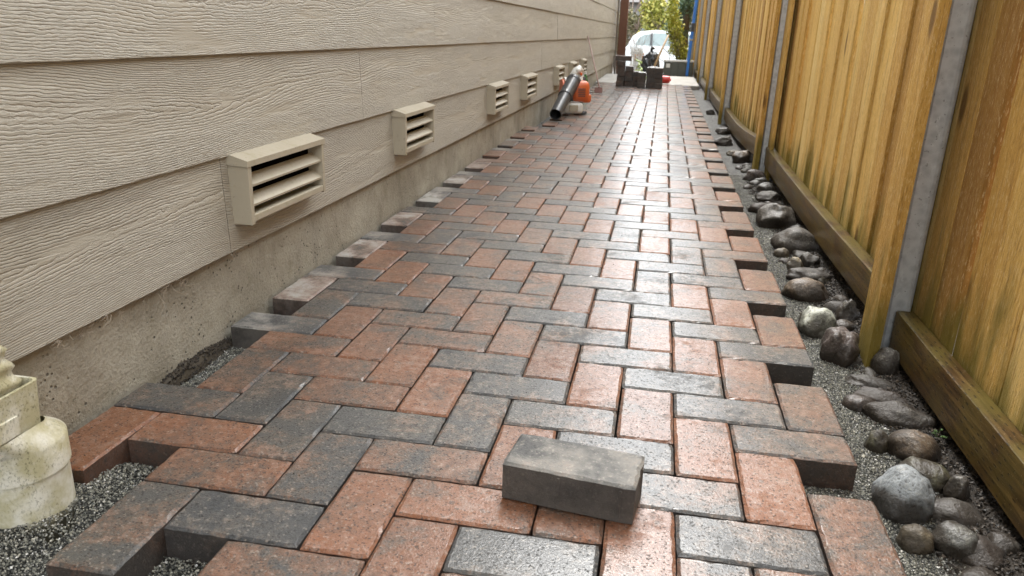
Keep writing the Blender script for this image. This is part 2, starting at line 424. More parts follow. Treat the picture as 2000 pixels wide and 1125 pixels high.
def grain_material():
    g = G('crushed_gravel_grain')
    r = g.island()
    c = g.ramp(r, (0, (.030, .031, .029)), (.30, (.095, .097, .086)), (.55, (.19, .19, .16)), (.80, (.30, .293, .24)), (.94, (.40, .38, .31)), (.965, (.55, .54, .50)), (1, (.70, .69, .66)))
    return g.out(c, g.math('MULTIPLY_ADD', r, .3, .28))
M_GRAIN = grain_material()
def clod_material():
    g = G('dark_soil_crumb'); r = g.island()
    return g.out(g.ramp(r, (0, (.010, .008, .006)), (.6, (.032, .024, .017)), (1, (.080, .060, .042))), .6)
M_CLOD = clod_material()
def stone_material():
    g = G('river_stone'); P = g.obj(); c0 = g.ocol(); r = g.rand()
    Q = g.vec('ADD', P, g.comb(g.math('MULTIPLY', r, 17.0), g.math('MULTIPLY', r, 29.0), 0.0))
    n = g.noise(Q, 22, 4, .65, .8); f = g.noise(Q, 150, 3, .7)
    c = g.mix(g.smooth(n, .36, .62), g.mix(.62, c0, (.020, .017, .013)), c0)
    c = g.mix(g.math('MULTIPLY', g.smooth(f, .54, .66), .55), c, g.mix(.5, c0, (.42, .41, .35)))
    c = g.mix(g.math('MULTIPLY', g.smooth(f, .46, .36), .6), c, (.014, .012, .010))
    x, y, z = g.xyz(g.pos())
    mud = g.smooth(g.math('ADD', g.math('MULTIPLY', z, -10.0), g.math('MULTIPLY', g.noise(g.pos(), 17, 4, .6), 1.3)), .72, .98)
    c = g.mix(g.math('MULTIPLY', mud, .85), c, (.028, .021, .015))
    wet = g.smooth(g.noise(Q, 7, 3), .40, .6)
    return g.out(c, g.math('MULTIPLY_ADD', wet, -.20, .56), 0, g.bump(g.math('ADD', g.math('MULTIPLY', n, .7), g.math('MULTIPLY', f, .5)), .8, .006))
M_STONE = stone_material()
def pvc_material():
    g = G('dirty_white_plastic'); P = g.pos()
    n = g.noise(P, 24, 5, .65); s = g.noise(g.scale(P, 1, 1, .6), 330, 4, .75)
    c = g.mix(g.noise(P, 8, 3), (.66, .63, .52), (.76, .75, .68))
    x, y, z = g.xyz(P)
    grm = g.math('ADD', n, g.math('MULTIPLY', g.noise(P, 6, 3), .35))
    c = g.mix(g.math('MULTIPLY', g.smooth(grm, .50, .80), .75), c, (.40, .36, .17))
    sp = g.math('MULTIPLY', g.smooth(s, .52, .64), g.smooth(g.noise(P, 14, 4), .40, .58))
    c = g.mix(g.math('MULTIPLY', sp, .75), c, (.11, .10, .045))
    low = g.smooth(g.math('ADD', z, g.math('MULTIPLY', g.noise(P, 45, 4), .02)), -.008, -.028)
    c = g.mix(low, c, (.05, .045, .03))
    return g.out(c, .42, 0, g.bump(s, .25, .0012))
M_PVC = pvc_material()
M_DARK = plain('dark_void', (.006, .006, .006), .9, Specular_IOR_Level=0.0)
M_SOFFIT = plain('painted_soffit', (.5, .46, .38), .6)
M_ROOF = plain('roof_shingle', (.055, .053, .05), .85, bump=.6, bs=120)

# ------------------------------------------------------------------ terrain
def lay(x, y):                     # height of the gravel bed at the edges of the pavers
    h = -.055 + .010*fbm(x*7, y*7) + .004*fbm(x*30, y*30)
    if x > .90: h += .030*max(0, min(1, (x-1.0)/.12))*(.4+fbm(x*5, y*5, 3)) - .004
    d = math.hypot(x+.342, y+.268)
    h += .036*max(0, 1-(d/.20)**2)
    return h
def is_laid(o, i, j):
    if j < -8 or j > 95 or i > 8 or (o == 'H' and i > 7): return False
    if (o, i, j) in {('V', -4, 2), ('V', -3, -3), ('H', -4, -4), ('V', -1, -5), ('H', -3, -5), ('V', 8, -6)}: return False
    if j < -4: return i >= 0
    if i < -4: return False
    if i == -4 and j >= 43: return False
    return True
nx, ny = 92, 560
xs = np.linspace(-.46, 1.30, nx); ys = np.linspace(-1.2, 9.9, ny)
V = np.zeros((ny, nx, 3)); 
for b, y in enumerate(ys):
    for a, x in enumerate(xs):
        z = lay(x, y)
        if -.30 < x < .80: z = min(z, -.0635)
        V[b, a] = (x, y, z)
idx = np.arange(nx*ny).reshape(ny, nx)
F = np.stack([idx[:-1, :-1], idx[:-1, 1:], idx[1:, 1:], idx[1:, :-1]], -1).reshape(-1, 4)
path = mk('path', V, F, M_GROUND, None, True, origin=(0, 0, -.06)); tag(path, 'narrow side path of red and charcoal herringbone pavers on gravel', None, kind='structure')
M_EARTH = plain('bare_earth', (.055, .045, .032), .85, bump=.7, bs=40)
# ground: one sheet that drops to the street behind the yard
prof = [(-60, -.10), (-6, -.10), (9.5, -.10), (12.6, -.10), (15, -.30), (19, -.72), (22, -.80), (30, -.80), (60, -.75), (150, -.6), (600, 0)]
gv = []; gx = [-600, -60, -20, -6, -2, -.5, .3, 1.2, 3, 8, 20, 60, 600]
for y, z in prof:
    for x in gx: gv.append((x, y, z))
k = len(gx); gf = [(r*k+c, r*k+c+1, (r+1)*k+c+1, (r+1)*k+c) for r in range(len(prof)-1) for c in range(k-1)]
tag(mk('ground', gv, gf, M_EARTH, None, False, origin=(0, 0, -.1)), kind='structure')
M_ASPH = plain('street_asphalt', (.055, .055, .056), .7, bump=.5, bs=90)
tag(mk('street', [(-40, 21.5, -.785), (40, 21.5, -.785), (40, 28.5, -.785), (-40, 28.5, -.785)], [(0, 1, 2, 3)], M_ASPH), kind='structure')
tag(MB().bounds(-.35, 1.02, 9.63, 11.75, -.12, -.004, .006).build('concrete_pad', M_SLAB), kind='structure')

# ------------------------------------------------------------------ pavers
TT = {('V',-2,-4):(.22,0),('H',0,-4):(.52,0),('V',2,-4):(.86,0),('H',-1,-3):(.0,0),('V',1,-3):(.80,0),('H',3,-3):(.0,0),('V',5,-3):(.90,0),
 ('V',-4,-2):(1.05,0),('H',-2,-2):(.55,0),('V',0,-2):(.30,0),('H',2,-2):(.82,0),('V',4,-2):(.62,0),('H',6,-2):(.08,0),('V',8,-2):(.55,0),
 ('H',-3,-1):(.74,.0),('V',-1,-1):(.20,0),('H',1,-1):(.46,0),('V',3,-1):(.85,0),('H',5,-1):(.22,0),('V',7,-1):(.96,0),
 ('H',-4,0):(.16,0),('V',-2,0):(.02,0),('H',0,0):(-.05,0),('V',2,0):(.14,0),('H',4,0):(.0,0),('V',6,0):(.78,0),
 ('V',-3,1):(.38,0),('H',-1,1):(.58,0),('V',1,1):(.78,0),('H',3,1):(.14,0),('V',5,1):(.86,0),('H',7,1):(.30,0),
 ('H',-2,2):(.55,0),('V',0,2):(.84,0),('H',2,2):(.06,0),('V',4,2):(.84,0),('H',6,2):(.06,0),('V',8,2):(.45,0),
 ('H',-3,3):(.44,0),('V',-1,3):(.74,0),('H',1,3):(.10,0),('V',3,3):(.84,0),('H',5,3):(.02,0),('V',7,3):(.66,0),
 ('H',-4,4):(.05,.8),('V',-2,4):(.76,0),('H',0,4):(.56,0),('V',2,4):(.58,0),('H',4,4):(.22,0),('V',6,4):(.80,0),
 ('V',-3,5):(.22,0),('H',-1,5):(.36,0),('V',1,5):(.52,0),('H',3,5):(.15,0),('V',5,5):(.66,0),('H',7,5):(.08,0),
 ('V',-4,6):(.72,1.0),('H',-2,6):(.15,0),('V',0,6):(.55,0),('H',2,6):(.0,0),('V',4,6):(.72,0),('H',6,6):(.0,0),('V',8,6):(.62,0),
 ('H',-3,7):(.14,0),('V',-1,7):(.60,0),('H',1,7):(.36,0),('V',3,7):(.78,0),('H',5,7):(.05,0),('V',7,7):(.95,0),
 ('H',-4,8):(.2,.7),('V',-2,8):(.78,0),('H',0,8):(.05,0),('V',2,8):(.52,0),('H',4,8):(.0,0),('V',6,8):(.8,0),
 ('V',-4,10):(.7,1.1),('V',-4,14):(.75,1.0),('V',-4,18):(.4,1.3),('V',-4,22):(.6,1.1),('V',-4,26):(.7,.7),('H',-4,12):(.1,.6),('H',-4,20):(.1,.7),('V',-4,30):(1.0,.1)}
camp = Vector(M.translation)
cells = []
for j in range(-8, 96):
    for i in range(-6, 9):
        k4 = (i+j) % 4
        o = 'H' if k4 == 0 else 'V' if k4 == 2 else None
        if o and is_laid(o, i, j):
            c = ((i+1)*.1, (j+.5)*.1) if o == 'H' else ((i+.5)*.1, (j+1)*.1)
            cells.append((o, i, j, c[0], c[1]))
def showing(c):
    v = Vector((c[3], c[4], 0)) - camp; zz = v.dot(fw)
    px = 1000+1502*v.dot(r2)/zz; py = 562.5-1502*v.dot(u2)/zz
    vis = zz > .1 and -160 < px < 2160 and py < 1260
    return (0 if vis else 1, v.length)
cells.sort(key=showing)
stV, stF, stT = [], [], []
for n, (o, i, j, cx, cy) in enumerate(cells):
    rg = random.Random(i*1000+j)
    t = TT.get((o, i, j))
    if t is None:
        if o == 'H': t = (rg.uniform(-.05, .2) if rg.random() < .84 else rg.uniform(.35, .6), 0)
        else: t = (rg.uniform(.62, .98) if rg.random() < .78 else rg.uniform(.15, .5), 0)
        if i == -4 and rg.random() < .6: t = (t[0], rg.uniform(.2, .8))
    near = n < 300
    nl, ns = (14, 7) if n < 140 else (6, 3) if near else (2, 1)
    Vb, Fb = paver_geo(.1973, .0973, .06, nl, ns, rg, 1.0 if near else .3)
    rot = Matrix.Rotation(R(90) if o == 'V' else 0, 3, 'Z') @ Matrix.Rotation(R(rg.gauss(0, .22)), 3, 'Z') @ Matrix.Rotation(R(rg.gauss(0, .12)), 3, 'X') @ Matrix.Rotation(R(rg.gauss(0, .10)), 3, 'Y')
    ctr = Vector((cx+rg.gauss(0, .0004), cy+rg.gauss(0, .0004), rg.gauss(-.0006, .0005)))
    Wv = [rot @ Vector(v) + ctr for v in Vb]
    tn = (t[0], t[1], rg.random(), 1)
    if near:
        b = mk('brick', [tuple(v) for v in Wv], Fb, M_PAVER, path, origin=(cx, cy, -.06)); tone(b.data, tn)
    else:
        q = len(stV); stV += [tuple(v) for v in Wv]; stF += [tuple(a+q for a in f) for f in Fb]; stT += [tn]*len(Wv)
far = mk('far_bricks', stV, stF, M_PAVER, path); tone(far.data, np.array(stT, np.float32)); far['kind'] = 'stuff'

def loose_paver(loc, rotz, t, label, group=None, tilt=(0, 0), nl=14, ns=7, parts=True):
    rg = random.Random(str(loc)); Vb, Fb = paver_geo(.197, .097, .06, nl, ns, rg)
    m = MB().add(Vb, Fb)
    if parts:                                                # spacer ribs on the sides
        for x in (-.012, .078):
            for s in (-1, 1): m.box((x, s*.0487, -.033), (.004, .0016, .050), None, .0006, 1)
        for s in (-1, 1): m.box((s*.0987, .02, -.033), (.0016, .004, .050), None, .0006, 1)
    rot = Matrix.Rotation(rotz, 3, 'Z') @ Matrix.Rotation(tilt[0], 3, 'X') @ Matrix.Rotation(tilt[1], 3, 'Y')
    m.V = [tuple(rot @ (Vector(v)+Vector((0, 0, .06))) + Vector(loc)) for v in m.V]
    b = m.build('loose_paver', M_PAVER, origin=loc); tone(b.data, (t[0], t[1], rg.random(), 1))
    return tag(b, label, 'paver', group)
loose_paver((.4475, -.0915, .0012), R(-7.5), (-.02, 3.4), 'loose charcoal paver lying askew on top of the laid path')

# gravel grains (uncountable): tiny crushed chips over the bed
def chips(name, pts, smin, smax, mat, label, parent=None, cat='gravel'):
    n = len(pts); base = np.array([(1, 0, 0), (-1, 0, 0), (0, 1, 0), (0, -1, 0), (0, 0, 1), (0, 0, -1)], float)
    sc = rng.uniform(smin, smax, (n, 1, 1)) * rng.uniform(.55, 1.25, (n, 1, 3))
    v = base[None]*sc + rng.normal(0, .22, (n, 6, 3))*sc
    q = rng.normal(size=(n, 4)); q /= np.linalg.norm(q, axis=1, keepdims=True)
    a, b, c, d = q.T
    Rm = np.stack([np.stack([1-2*(c*c+d*d), 2*(b*c-a*d), 2*(b*d+a*c)], -1), np.stack([2*(b*c+a*d), 1-2*(b*b+d*d), 2*(c*d-a*b)], -1), np.stack([2*(b*d-a*c), 2*(c*d+a*b), 1-2*(b*b+c*c)], -1)], 1)
    v = np.einsum('nij,nkj->nki', Rm, v) + np.asarray(pts)[:, None, :]
    f = np.array([(0, 2, 4), (2, 1, 4), (1, 3, 4), (3, 0, 4), (2, 0, 5), (1, 2, 5), (3, 1, 5), (0, 3, 5)])
    F = (f[None] + 6*np.arange(n)[:, None, None]).reshape(-1, 3)
    return tag(mk(name, v.reshape(-1, 3), F, mat, parent), label, cat, kind='stuff')
pts = []
def spray(n, x0, x1, y0, y1, keep):
    c = 0
    while c < n:
        x = random.uniform(x0, x1); y = random.uniform(y0, y1); c += 1
        if keep(x, y): pts.append((x, y, lay(x, y)+random.uniform(-.0005, .0022)))
occ = set()
for (o, i, j, cx, cy) in cells:
    occ.add((i, j)); occ.add((i+1, j) if o == 'H' else (i, j+1))
free = lambda x, y: (math.floor(x/.1), math.floor(y/.1)) not in occ
spray(80000, .78, 1.07, -.55, 1.0, lambda x, y: free(x, y) and random.random() < 1-.93*max(0, min(1, (x+.06*nz(x*9, y*9)-.985)/.06)))
spray(42000, .78, 1.07, 1.0, 3.2, lambda x, y: free(x, y) and random.random() < 1-.93*max(0, min(1, (x+.06*nz(x*9, y*9)-.985)/.06)))
spray(64000, -.42, .0, -.62, .55, free)
chips('gravel', pts, .0009, .0021, M_GRAIN, 'grey crushed gravel bedding showing along both edges of the pavers')
gp = pts; pts = []
spray(20000, .98, 1.16, -.6, 3.0, lambda x, y: random.random() < max(0, min(1, (x+.05*nz(x*9, y*9)-.98)/.06)))
chips('soil', [(a, b, c+.001) for a, b, c in pts], .0012, .0042, M_CLOD, 'dark crumbly soil under the fence between the river stones', cat='soil')
pts = []
for _ in range(4200):
    x = random.uniform(-.4, .9); y = random.uniform(-.6, 2.4)
    if not free(x, y) and random.random() < .35+.65*max(0, nz(x*5, y*5, 2)+.3): pts.append((x, y, .0004))
chips('grit', pts, .0004, .0012, M_CLOD, 'fine dark grit and crumbs sprinkled over the wet pavers', cat='grit')
# pale larger chips scattered in the gravel
pts = []
spray(900, .9, 1.03, -.5, 2.2, free); spray(160, -.4, 0, -.5, .5, free)
chips('gravel_chip', pts, .002, .0042, M_GRAIN, 'larger pale chips sprinkled through the grey gravel')

# ------------------------------------------------------------------ house
def W(u, d, h): return (-.400 + .0045*u + d, u, h - .004*u)
LIP = [.163 + .2155*k for k in range(12)]
house = empty('house', W(0, -.2, -.3), 'beige house with wood-grain lap siding over a concrete foundation', 'house')
YE = 13.35
m = MB()
us = np.arange(-6, YE, .12)
g1 = []
zs = [-.35, -.07, -.05, -.02, .02, .07, .12, .20]
for u in us:
    for h in zs: g1.append(W(u, -.016 + .0022*fbm(u*4, h*6) , h))
nzv = len(zs)
gf = [(a*nzv+b, (a+1)*nzv+b, (a+1)*nzv+b+1, a*nzv+b+1) for a in range(len(us)-1) for b in range(nzv-1)]
mk('foundation', g1, gf, M_CONC, house, True)
m = MB(); n0 = 14
m.add([W(-6, -.03, .1), W(YE-.02, -.03, .1), W(YE-.02, -.03, 2.76), W(-6, -.03, 2.76)], [(0, 1, 2, 3)])
m.add([W(YE-.02, -.03, -.4), W(YE-.02, -6, -.4), W(YE-.02, -6, 2.76), W(YE-.02, -.03, 2.76)], [(0, 1, 2, 3)])
m.build('sheathing', M_DARK, house)
j0 = [.435, 1.262, 2.07, -.30, 2.75, .8, 1.9, 3.0, .1, 1.4, 2.3, 3.3]
BL = 3.66
for r, hb in enumerate(LIP):
    ht = hb + .2155 + .028
    ks = [j0[r] + BL*k for k in range(-3, 5)]
    ends = [-6] + [k for k in ks if -6 < k < YE-.3] + [YE]
    for a, b in zip(ends[:-1], ends[1:]):
        a2, b2 = a+.0010, b-.0010
        jit = random.Random(r*31+int(a*10)).uniform(-.0012, .0012)
        prof = [(0.0+jit, hb+.0015), (-.0012+jit, hb), (-.0085+jit, hb), (-.0165, ht), (-.0095+jit*.3, ht)]
        n = 24; Vv = []; Ff = []
        for q in range(n+1):
            u = a2+(b2-a2)*q/n
            dz = .0012*nz(u*1.3, r*5.1) + .0006*nz(u*9, r*3.3)
            for (d, h) in prof: Vv.append(W(u, d + .0012*nz(u*.8, r*2.2+h), h+dz))
        for q in range(n):
            for e in range(5): Ff.append((q*5+e, q*5+(e+1) % 5, (q+1)*5+(e+1) % 5, (q+1)*5+e))
        Ff += [tuple(range(5)), tuple(n*5+e for e in range(4, -1, -1))]
        MB().add(Vv, Ff).build('siding_board', M_SIDING, house)
# corner board, eave and roof
MB().bounds(W(YE, 0, 0)[0]-.09, W(YE, 0, 0)[0]+.012, YE+.002, YE+.024, .10, 2.72, .002).build('corner_board', M_PAINT, house)
MB().add([W(-6, -.05, 2.74), W(-6, .36, 2.74), W(YE+.3, .36, 2.74), W(YE+.3, -.05, 2.74)], [(0, 1, 2, 3)]).build('soffit', M_SOFFIT, house)
MB().bounds(-.05, -.025, -6, YE+.3, 2.70, 2.86, .002).build('fascia', M_PAINT, house)
MB().add([(-.01, -6, 2.87), (-.01, YE+.35, 2.87), (-5.5, YE+.35, 4.7), (-5.5, -6, 4.7)], [(0, 1, 2, 3)]).build('roof', M_ROOF, house)

# vents ---------------------------------------------------------------
VENT = [(.462, .862), (1.55, 1.912), (3.06, 3.44), (4.06, 4.47), (5.62, 6.01), (6.66, 7.03), (7.68, 8.03)]
for vi, (u0, u1) in enumerate(VENT):
    rg = random.Random(vi)
    v = empty('vent', W((u0+u1)/2, 0, .228)); v.parent = house; v.location = WL[v]-WL[house]
    D = .041; B = -.012; h0, h1 = .230, .372; t = .0215; wd = u1-u0
    def pb(m, ua, ub, da, db, ha, hb, bev=.0016):
        n = len(m.V); m.bounds(da, db, ua, ub, ha, hb, bev, 2)
        m.V[n:] = [W(y, x, z) for x, y, z in m.V[n:]]
    m = MB()
    tl = .015
    pb(m, u0, u0+tl, B, D+.001, h0-.006, h1-.013)                 # near side board
    pb(m, u1-.013, u1, B, D+.001, h0-.004, h1-.012)
    pb(m, u0+tl, u1-.013, B, D, h0, h0+.016)                      # bottom board
    fr = m.build('frame', M_PAINT, v)
    m = MB()                                                      # sloped top board
    p = [(B, h1+.010), (.0035, h1+.010), (D+.003, h1-.002), (D+.003, h1-.015), (B, h1-.012)]
    m.prism(p, u0-.004, u1+.003, 'y'); m.V = [W(y, x, z) for x, y, z in m.V]
    m.build('top_board', M_PAINT, v)
    for kk, hc in enumerate((.3115, .2665)):
        m = MB(); a = u0+tl+.0005; b = u1-.0135
        p = [(D-.003, hc+.0025), (D-.0035, hc-.0025), (.012, hc+.0165), (.012, hc+.0215)]
        m.prism(p, a, b, 'y'); m.V = [W(y, x, z) for x, y, z in m.V]
        m.build('louver', M_PAINT, v)
    m = MB(); m.add([W(u0+tl, .0015, h0+.01), W(u1-.013, .0015, h0+.01), W(u1-.013, .0015, h1-.012), W(u0+tl, .0015, h1-.012)], [(0, 1, 2, 3)])
    m.build('vent_shade_sheet', M_DARK, v)  # black sheet behind the louvers, painted shade for the vent's dark inside

# ------------------------------------------------------------------ fence
fence = empty('wooden_fence', (1.12, .7, -.06), 'cedar board fence with steel posts and a brown bottom rail', 'fence')
PY = [-1.75, .70, 3.15, 5.60, 8.05, 10.5, 12.95, 15.4]
PX = [1.10, 1.10, 1.088, 1.058, 1.058, 1.06, 1.06, 1.06]        # rail front plane at each post
RT = [.075, .075, .098, .105, .085, .07, .06, .05]
RA = [(.078, .074), (.095, .108), (.135, .085), (.095, .08), (.075, .07), (.07, .06), (.06, .05)]
FT = 1.82
for k in range(7):
    y0, y1 = PY[k], PY[k+1]; rg = random.Random(k+40)
    xa, xb = PX[k], PX[k+1]
    if k == 2: xa, xb = 1.062, 1.056
    if k == 1: xa, xb = 1.100, 1.094
    fx = lambda y: xa+(xb-xa)*(y-y0)/(y1-y0)
    # bottom rail
    ys0, ys1 = y0+.088, y1-.002; n = 30; Vv = []; Ff = []
    za, zb = RA[k]; sag = (0, .012, .030, .02, .012, .01, .01)[k]
    for q in range(n+1):
        s = q/n; y = ys0+(ys1-ys0)*s; zt = za+(zb-za)*s - sag*math.sin(math.pi*s)+.0012*nz(y*3, k)
        x0 = fx(y)+.0015*nz(y*2, k+9); hh = .098; th = .038; b = .005
        for (dx, dz) in ((0, -b), (b*.3, -b*.3), (b, 0), (th, 0), (th, -hh), (b, -hh), (0, -hh+b)):
            Vv.append((x0+dx+(.0006*nz(y*40, dz*90)), y, zt+dz))
    for q in range(n):
        for e in range(7): Ff.append((q*7+e, q*7+(e+1) % 7, (q+1)*7+(e+1) % 7, (q+1)*7+e))
    Ff += [tuple(range(7)), tuple(n*7+e for e in range(6, -1, -1))]
    auto_smooth(MB().add(Vv, Ff).build('bottom_rail', M_RAIL, fence), 25)
    MB().bounds(fx(y0+.1), fx(y0+.1)+.038, y0+.088, y1-.002, 1.55, 1.64, .004).build('top_rail', M_RAIL, fence)
    # pickets: board on board, every other one set back
    far_e = [2.478, 2.231, 1.987, 1.760, 1.516, 1.266, 1.055] if k == 1 else None
    edges = []
    if k == 1: edges = [3.21, 2.97, 2.725] + far_e + [.84]
    else:
        y = y1+.09+rg.uniform(-.03, .03) if k != 0 else .735
        while y > y0+.02: edges.append(y); y -= .245+rg.uniform(-.012, .012)
    for e, ye in enumerate(edges):
        nxt = edges[e+1] if e+1 < len(edges) else ye-.245
        wd = min(.142, ye-nxt-.03)+rg.uniform(-.006, .006)
        for back in (0, 1):
            sp_ = (nxt+ye)/2+rg.uniform(-.018, .018)
            ya, yb = (sp_+.002, ye-.004) if not back else (nxt+.003, sp_-.002)
            if yb-ya < .02: continue
            xf = fx((ya+yb)/2)+.0395+rg.choice((0, .001, .003, .007, .012)); th = .0155
            zb0 = -.075+rg.uniform(-.03, .03)+(.0 if k else 0.0); lean = rg.uniform(-.004, .004)
            Vv = []; Ff = []; nzs = 12
            for q in range(nzs+1):
                z = zb0+(FT-zb0)*q/nzs; wob = .0018*nz(z*2.3, ye*9, back); wob2 = .0018*nz(z*2.1, ye*7+3, back)
                wp = .0025*nz(z*.9, ye*5, 4)
                cb_ = .0048+.0015*nz(z*4, ye*3)
                for (x, y) in ((xf+cb_+wp, ya+wob), (xf+wp, ya+cb_*.7+wob), (xf+.0006+wp, yb-cb_*.7+wob2), (xf+cb_+wp, yb+wob2), (xf+th+wp, yb+wob2), (xf+th+wp, ya+wob)):
                    Vv.append((x+.010*z/1.8, y+lean*z, z))
            for q in range(nzs):
                for c in range(6): Ff.append((q*6+c, q*6+(c+1) % 6, (q+1)*6+(c+1) % 6, (q+1)*6+c))
            Ff += [(0, 1, 2, 3, 4, 5), tuple(nzs*6+c for c in (5, 4, 3, 2, 1, 0))]
            MB().add(Vv, Ff).build('picket', M_CEDAR, fence)
for k, (py, px) in enumerate(zip(PY, PX)):
    rg = random.Random(k+77)
    # galvanised post: channel with rolled lips
    x0, x1 = px-.012, px+.040
    prof = [(x0, .004), (x0+.004, 0), (x1-.016, 0), (x1-.009, .0015), (x1-.0035, .006), (x1, .013), (x1, .060), (x1-.004, .060), (x1-.004, .014), (x1-.012, .006), (x0+.006, .004), (x0+.004, .006), (x0+.004, .060), (x0, .060)]
    m = MB(); prof2 = [(a, py+.012+b) for a, b in prof]; m.prism(prof2, -.35, FT+.03, 'z')
    m.V = [(x+.006*z, y, z) for x, y, z in m.V]
    m.build('post', M_GALV, fence)
    # wooden batten that covers the post on the path side; it runs down past the rail
    xs0 = px-.040; th = .0225; wdt = .094; by_ = py
    if k == 1: xs0 = 1.043; by_ = .645
    tip = -.085 if k != 1 else -.075
    Vv = []; Ff = []; nzs = 20
    zz = [tip+(FT+.02-tip)*q/nzs for q in range(nzs+1)]
    for z in zz:
        a = .0015*nz(z*3, k*7); b = .0015*nz(z*3, k*7+4)
        ya = by_+a; yb = by_+wdt+b
        for (x, y) in ((xs0, ya), (xs0, yb), (xs0+th, yb), (xs0+th, ya)): Vv.append((x+.008*z, y, z))
    # snapped, slanted foot
    for c in (1,): Vv[c] = (Vv[c][0], Vv[c][1]-.0, Vv[c][2]+.05)
    Vv[2] = (Vv[2][0], Vv[2][1], Vv[2][2]+.05)
    for q in range(nzs):
        for c in range(4): Ff.append((q*4+c, q*4+(c+1) % 4, (q+1)*4+(c+1) % 4, (q+1)*4+c))
    Ff += [(0, 1, 2, 3), tuple(nzs*4+c for c in (3, 2, 1, 0))]
    MB().add(Vv, Ff).build('batten', M_CEDAR, fence)

# ------------------------------------------------------------------ river stones
def stone(cx, cy, cz, sx, sy, sz, colr, label, kind='round', rz=0.0, seed=0, tilt=0.0, group='river stones along the fence'):
    rg = random.Random(seed*13+5); bm = bmesh.new(); bmesh.ops.create_icosphere(bm, subdivisions=4 if seed < 200 else 3, radius=1)
    planes = []
    ncut = {'round': 3, 'angular': 11, 'flat': 6}[kind]
    for _ in range(ncut):
        d = Vector((rg.gauss(0, 1), rg.gauss(0, 1), rg.gauss(0, .8))).normalized(); planes.append((d, rg.uniform(.66, .86) if kind == 'angular' else rg.uniform(.80, .93)))
    amp = {'round': .14, 'angular': .26, 'flat': .22}[kind]
    V = []
    for v in bm.verts:
        p = v.co.copy()
        for d, q in planes:
            e = p.dot(d)-q
            if e > 0: p -= d*e*.88
        n = mn.noise(p*1.3+Vector((seed*3.7, seed, 0)))*amp + mn.noise(p*3.1+Vector((seed, 0, seed*2.0)))*amp*.45 + mn.noise(p*9+Vector((0, seed, 0)))*amp*.14
        p *= 1+n
        V.append(p)
    rm = Matrix.Rotation(rz, 3, 'Z') @ Matrix.Rotation(tilt, 3, 'Y')
    V = [rm @ Vector((p.x*sx*1.06, p.y*sy*1.06, p.z*sz*1.06)) + Vector((cx, cy, cz-.012)) for p in V]
    bm.verts.index_update(); F = [[v.index for v in f.verts] for f in bm.faces]; bm.free()
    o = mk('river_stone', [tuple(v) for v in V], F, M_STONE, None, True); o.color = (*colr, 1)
    return tag(o, label, 'stone', group)
GREY, BLUE, BROWN, PURP, OLIVE, TAN, DARK, PALE = (.16, .16, .147), (.29, .315, .33), (.135, .094, .060), (.105, .082, .074), (.148, .14, .083), (.34, .28, .18), (.080, .069, .057), (.42, .43, .36)
stone(0.966, 0.072, -0.027, 0.0425, 0.0425, 0.0518, BLUE, 'large smooth blue-grey boulder, biggest stone by the near paver corner', 'round', -0.36, 1)
stone(0.962, -0.020, -0.040, 0.0238, 0.0238, 0.0264, TAN, 'speckled tan stone half buried in gravel in front of the blue-grey boulder', 'round', -0.39, 2)
stone(1.020, -0.014, -0.038, 0.0337, 0.0317, 0.0300, GREY, 'round mossy grey-green stone right of the speckled tan one', 'round', -0.43, 3)
stone(1.027, 0.168, -0.038, 0.0433, 0.0331, 0.0315, OLIVE, 'olive stone tucked behind the large blue-grey boulder', 'round', -0.38, 4)
stone(1.035, 0.262, -0.036, 0.0442, 0.0363, 0.0347, BROWN, 'dirty brown rounded stone with the clover weed beside it', 'round', -0.36, 5)
stone(0.978, 0.275, -0.040, 0.0211, 0.0211, 0.0281, OLIVE, 'small grey-tan egg-shaped stone left of the dirty brown one', 'round', -0.32, 6)
stone(1.052, 0.396, -0.039, 0.0616, 0.0367, 0.0288, DARK, 'long flat dark slab stone sticking out under the near rail', 'flat', -0.34, 7)
stone(1.031, 0.475, -0.043, 0.0512, 0.0305, 0.0224, PURP, 'flat purplish stone just behind the long dark slab stone', 'flat', -0.31, 8)
stone(1.035, 0.558, -0.045, 0.0500, 0.0298, 0.0175, GREY, 'thin flat grey stone at the foot of the nearest batten', 'flat', -0.30, 9)
stone(1.081, 0.631, -0.030, 0.0304, 0.0304, 0.0460, DARK, 'dark round stone wedged between the nearest batten and the near rail', 'round', -0.31, 10)
stone(0.990, 0.699, -0.026, 0.0478, 0.0478, 0.0524, PURP, 'rough purplish rock left of the nearest batten foot', 'angular', -0.25, 11)
stone(1.072, 0.982, -0.033, 0.0309, 0.0309, 0.0406, DARK, 'dark mossy rock behind the nearest batten', 'angular', -0.26, 12)
stone(0.972, 0.862, -0.025, 0.0519, 0.0519, 0.0537, PALE, 'pale greenish white rock beside the gravel near the nearest batten', 'angular', -0.22, 13)
stone(0.992, 1.152, -0.033, 0.0623, 0.0436, 0.0404, BROWN, 'brown rusty boulder with gravel spilled over its front', 'round', -0.20, 14)
stone(1.026, 1.331, -0.039, 0.0621, 0.0370, 0.0296, DARK, 'dark flat stone lying behind the brown rusty boulder', 'flat', -0.20, 15)
stone(1.054, 1.486, -0.036, 0.0343, 0.0343, 0.0345, GREY, 'upright grey stone leaning on the rusty tan one', 'angular', -0.20, 16)
stone(1.008, 1.438, -0.038, 0.0276, 0.0276, 0.0306, TAN, 'tan stone with a rusty streak beside the upright grey one', 'angular', -0.19, 17)
stone(0.985, 1.595, -0.043, 0.0255, 0.0227, 0.0219, TAN, 'small round tan pebble at the gravel edge', 'round', -0.17, 18)
stone(1.039, 1.680, -0.024, 0.0747, 0.0577, 0.0558, DARK, 'big dark rounded boulder behind the small tan pebble', 'round', -0.18, 19)
